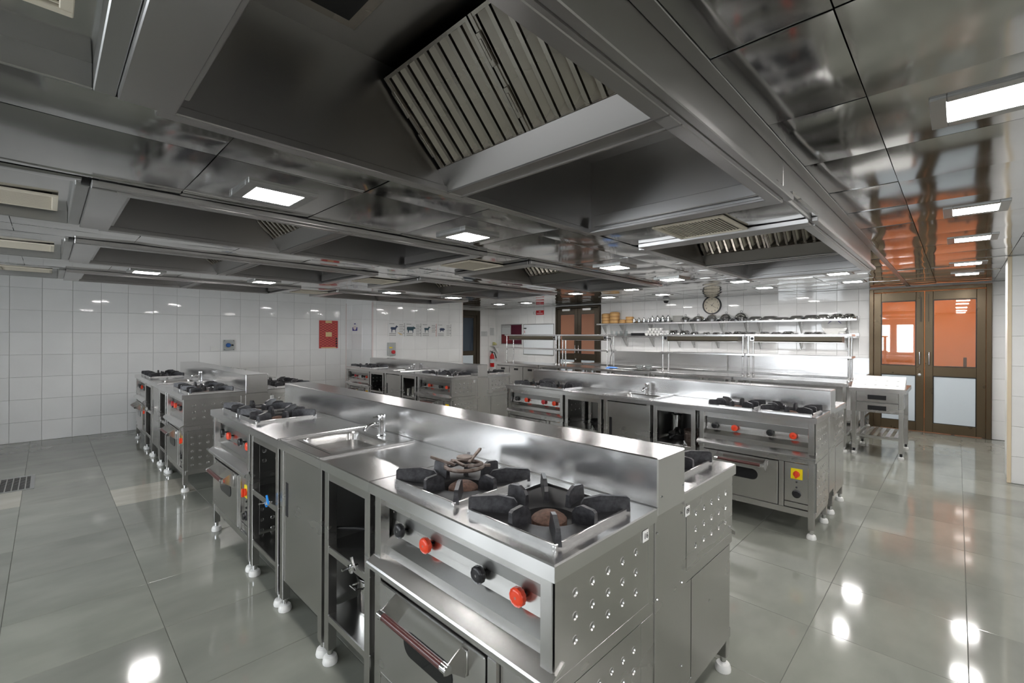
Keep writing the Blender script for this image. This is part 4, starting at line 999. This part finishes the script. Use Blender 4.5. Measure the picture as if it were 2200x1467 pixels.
# papers and corner shelf on the rear wall
def sheet_y(name, label, cat, x0, x1, z0, z1, y, m, th=.004):
    t = thing(name, label, cat, ((x0+x1)/2, y, (z0+z1)/2)); a, b = (x1-x0)/2, (z1-z0)/2; MB().cbox(-a, a, -th, 0, -b, b, .001).build('sheet', t, m); return t, a, b
def lines(t, rects, m, th=.0055, name='print'):
    g = MB()
    for x0, x1, z0, z1 in rects: g.box(x0, x1, -th, -th+.0012, z0, z1)
    g.build(name, t, m)['kind'] = 'stuff'
for nm, lab, x0, x1, z0, z1 in (('pinned_paper', 'small printed paper on rear wall beside the glass door', 8.98, 9.25, 1.47, 1.62), ('pinned_paper', 'tall printed paper on rear wall near the corner', 9.35, 9.53, 1.50, 1.73)):
    t, a, b = sheet_y(nm, lab, 'paper', x0, x1, z0, z1, YB-.002-.009, 'paper_grey'); lines(t, [(-a*.8, a*.7*random.uniform(.5, 1), b*.8-b*.3*k-.008, b*.8-b*.3*k) for k in range(6)], 'print_light')
t = thing('corner_shelf', 'white corner shelf holding yellow gloves', 'shelf', (9.585, YB-.012, 1.17))
MB().prism([(0, 0), (-.24, 0), (-.20, -.10), (-.10, -.20), (0, -.24)], 'z', 0, .02).build('board', t, 'china'); MB().prism([(0, 0), (-.16, 0), (0, -.22)], 'y', -.13, -.12).build('bracket', t, 'china')
g = thing('rubber_gloves', 'yellow rubber gloves piled on the corner shelf', 'gloves', (9.47, YB-.10, 1.19))
for k, (p, q) in enumerate((((-.07, 0, .03), (.05, .01, .03)), ((-.06, -.03, .06), (.06, -.02, .045)), ((-.05, .02, .085), (.05, 0, .06)))):
    MB().tube([p, ((p[0]+q[0])/2, 0, (p[2]+q[2])/2+.015), q], .026, 10, .017).build('glove', g, 'glove', True)
t = thing('fire_extinguisher', 'red fire extinguisher with black hose in the rear corner', 'extinguisher', (9.36, YB-.11, .555))
MB().lathe([(.06, 0), (.065, .01), (.065, .30), (.05, .36), (.025, .385), (.022, .41)], seg=22).build('cylinder', t, 'ext_red', True)
MB().cbox(-.02, .02, -.02, .02, .41, .45, .003).build('valve', t, 'black')
MB().cbox(-.10, .03, -.010, .010, .445, .457, .003).prism([(-.09, .478), (-.02, .455), (.05, .475), (.05, .485), (-.02, .467), (-.09, .49)], 'y', -.009, .009).build('lever', t, 'black')
MB().tube([(.02, 0, .43), (.07, -.02, .43), (.10, -.03, .36), (.13, -.04, .26)], .013, 10, .018).build('hose', t, 'black', True); MB().lathe([(.0655, .12), (.0655, .24)], seg=22, cap=False).build('label_band', t, 'paper_grey', True)
# posters of meat cuts
def outline(kind):
    leg = [(.72, -.55), (.66, -.55), (.62, -.12)]
    cow = [(-.95, .30), (-.85, .42), (.35, .42), (.48, .52), (.60, .42), (.85, .34), (.98, .12), (.80, .05), (.58, .06), (.46, -.20), (.42, -.70), (.30, -.70), (.26, -.28), (-.50, -.26), (-.58, -.70), (-.72, -.70), (-.78, -.25), (-.92, -.05), (-.98, -.45)]
    goat = [(-.85, .26), (-.70, .36), (.20, .34), (.42, .62), (.55, .74), (.66, .60), (.92, .48), (.88, .38), (.62, .34), (.46, .02), (.36, -.18), (.38, -.80), (.28, -.80), (.22, -.22), (-.44, -.20), (-.52, -.80), (-.64, -.80), (-.70, -.15), (-.86, .05)]
    pig = [(-.90, .22), (-.70, .42), (-.1, .46), (.40, .42), (.58, .46), (.60, .34), (.92, .14), (.92, -.02), (.58, -.12), (.44, -.26), (.42, -.66), (.30, -.66), (.26, -.30), (-.50, -.30), (-.56, -.66), (-.70, -.66), (-.74, -.25), (-.92, 0)]
    return {'cow': cow, 'goat': goat, 'pig': pig}[kind]
kinds = [('goat', 'animal_blue', .13, 'slim animal and knife, leftmost'), ('cow', 'animal_teal', .15, 'large bull, second from left'), ('goat', 'animal_teal', .12, 'horned animal, third from left'), ('pig', 'animal_blue', .105, 'small pig, rightmost')]
for k, (kd, m, s, dsc) in enumerate(kinds):
    x0 = 4.855+.407*k; t, a, b = sheet_y('meat_poster', 'white meat cuts poster with %s of four' % dsc, 'poster', x0, x0+.385, 1.457, 1.735, YP-.011, 'paper', .008); t['group'] = 'meat cuts posters'
    g = MB(); g.prism([(-.05+p*s*.75, .015+q*s*.75) for p, q in outline(kd)], 'y', -.0098, -.008); g.build('animal', t, m)
    rc = []
    for r_ in range(2): rc += [(-a*.85+.032*j, -a*.85+.032*j+.022, -b*.55-.035*r_-.014, -b*.55-.035*r_) for j in range(5)]
    rc += [(-a*.85+.03*j, -a*.85+.03*j+.02, b*.80, b*.80+.012) for j in range(4)]
    for r_ in range(7 if k != 2 else 5): rc += [(a*.38+.03*j, a*.38+.03*j+.02, b*.78-.035*r_-.012, b*.78-.035*r_) for j in range(3 + (r_ % 2))]
    lines(t, rc, 'print_grey', .0092)
    MB().box(a-.007, a, -.0095, -.0005, -b, b).build('edge_strip', t, 'print_grey' if k != 2 else 'poster_red_light')
    if k == 0: MB().prism([(.03, -.07), (.04, -.055), (.13, -.095), (.14, -.115), (.10, -.105)], 'y', -.0098, -.008).build('knife', t, 'poster_cream')
t, a, b = sheet_y('menu_poster', 'large red printed chart poster on the white wall', 'poster', 3.757, 4.137, 1.21, 1.765, YL-.011, 'poster_red', .006)
rc = []; rd = []
for j in range(19):
    z = b-.05-j*(2*b-.09)/19
    for i in range(8):
        x = -a+.02+i*(2*a-.04)/8
        if abs(x+.02) < .075 and abs(z) < .05: continue
        (rc if (i+j) % 2 else rd).append((x, x+.030, z-.010, z))
lines(t, rc, 'poster_red_light', .0070); lines(t, rd, 'poster_dark', .0070)
lines(t, [(-.065, .065, b-.05, b-.005), (-.06, .065, -.045, .045), (-a+.04, a-.04, -b+.005, -b+.022)], 'poster_cream', .0072); lines(t, [(a-.045, a-.012, -.1-.05*k, -.068-.05*k) for k in range(4)], 'ink', .0074)
t = thing('hygiene_notice', 'small white and navy notice on the angled wall', 'notice', (4.395, 8.77, 1.645), math.atan2(dv.y, dv.x)+0)
MB().cbox(-.075, .075, -.011, -.004, -.085, .085, .001).build('sheet', t, 'paper'); MB().box(-.07, .07, -.0125, -.011, -.08, -.01).build('navy_block', t, 'navy')
MB().lathe([(.045, -.0115), (.045, -.0138)], (0, 0, -.02), 'y', 20).build('round_picture', t, 'pinkish'); MB().box(-.022, .022, -.0125, -.011, .05, .07).build('navy_mark', t, 'navy')
t = thing('blue_socket', 'grey isolator box with round blue socket on the white wall', 'socket', (2.195, YL-.010, 1.29))
MB().cbox(-.08, .08, -.05, 0, -.09, .09, .006).build('box', t, 'grey_box'); MB().lathe([(.036, -.05), (.036, -.075), (.030, -.085)], (-.015, 0, -.0), 'y', 20).build('socket_cap', t, 'blue_plastic', True); MB().cbox(.035, .065, -.06, -.05, -.012, .012, .003).build('switch', t, 'black')
sc = MB()
for x in (-.066, .066):
    for z in (-.076, .076): sc.lathe([(.006, -.05), (.004, -.054)], (x, 0, z), 'y', 8)
sc.build('screws', t, 'ink')['kind'] = 'stuff'
t = thing('red_socket', 'tall grey isolator box with round red socket under the posters', 'socket', (4.925, YP-.010, 1.195))
MB().cbox(-.088, .088, -.05, 0, -.132, .132, .006).build('box', t, 'grey_box'); MB().lathe([(.038, -.05), (.038, -.085), (.030, -.095)], (.02, 0, -.06), 'y', 20).build('socket_cap', t, 'dark_red_plastic', True); MB().cbox(-.065, .0, -.062, -.05, .02, .045, .003).build('switch', t, 'yellow_plastic')
t, a, b = sheet_y('blank_plate', 'faint blank white plate beside the blue socket', 'plate cover', 1.93, 2.04, 1.19, 1.27, YL-.010, 'china', .006)
# floor drain grate
t = thing('drain_grate', 'square steel floor drain grate at left edge of the floor', 'drain', (-.36, 6.53, .0005))
MB().cbox(-.28, .28, -.30, -.27, 0, .004, .001).cbox(-.28, .28, .27, .30, 0, .004, .001).cbox(-.28, -.25, -.27, .27, 0, .004, .001).cbox(.25, .28, -.27, .27, 0, .004, .001).build('frame', t, 'alu'); MB().box(-.25, .25, -.27, .27, 0, .0008).build('pit', t, 'black_matt')
bx1 = MB().box(-.004, .004, -.27, .27, .0008, .0040).mesh('bar'); bx1.materials.append(MAT['steel']); bx2 = MB().box(-.25, .25, -.004, .004, .0008, .0038).mesh('bar'); bx2.materials.append(MAT['steel'])
for k in range(11): put('bar', bx1, t, (-.22+.044*k, 0, 0))
for k in range(11): put('bar', bx2, t, (0, -.235+.047*k, 0))
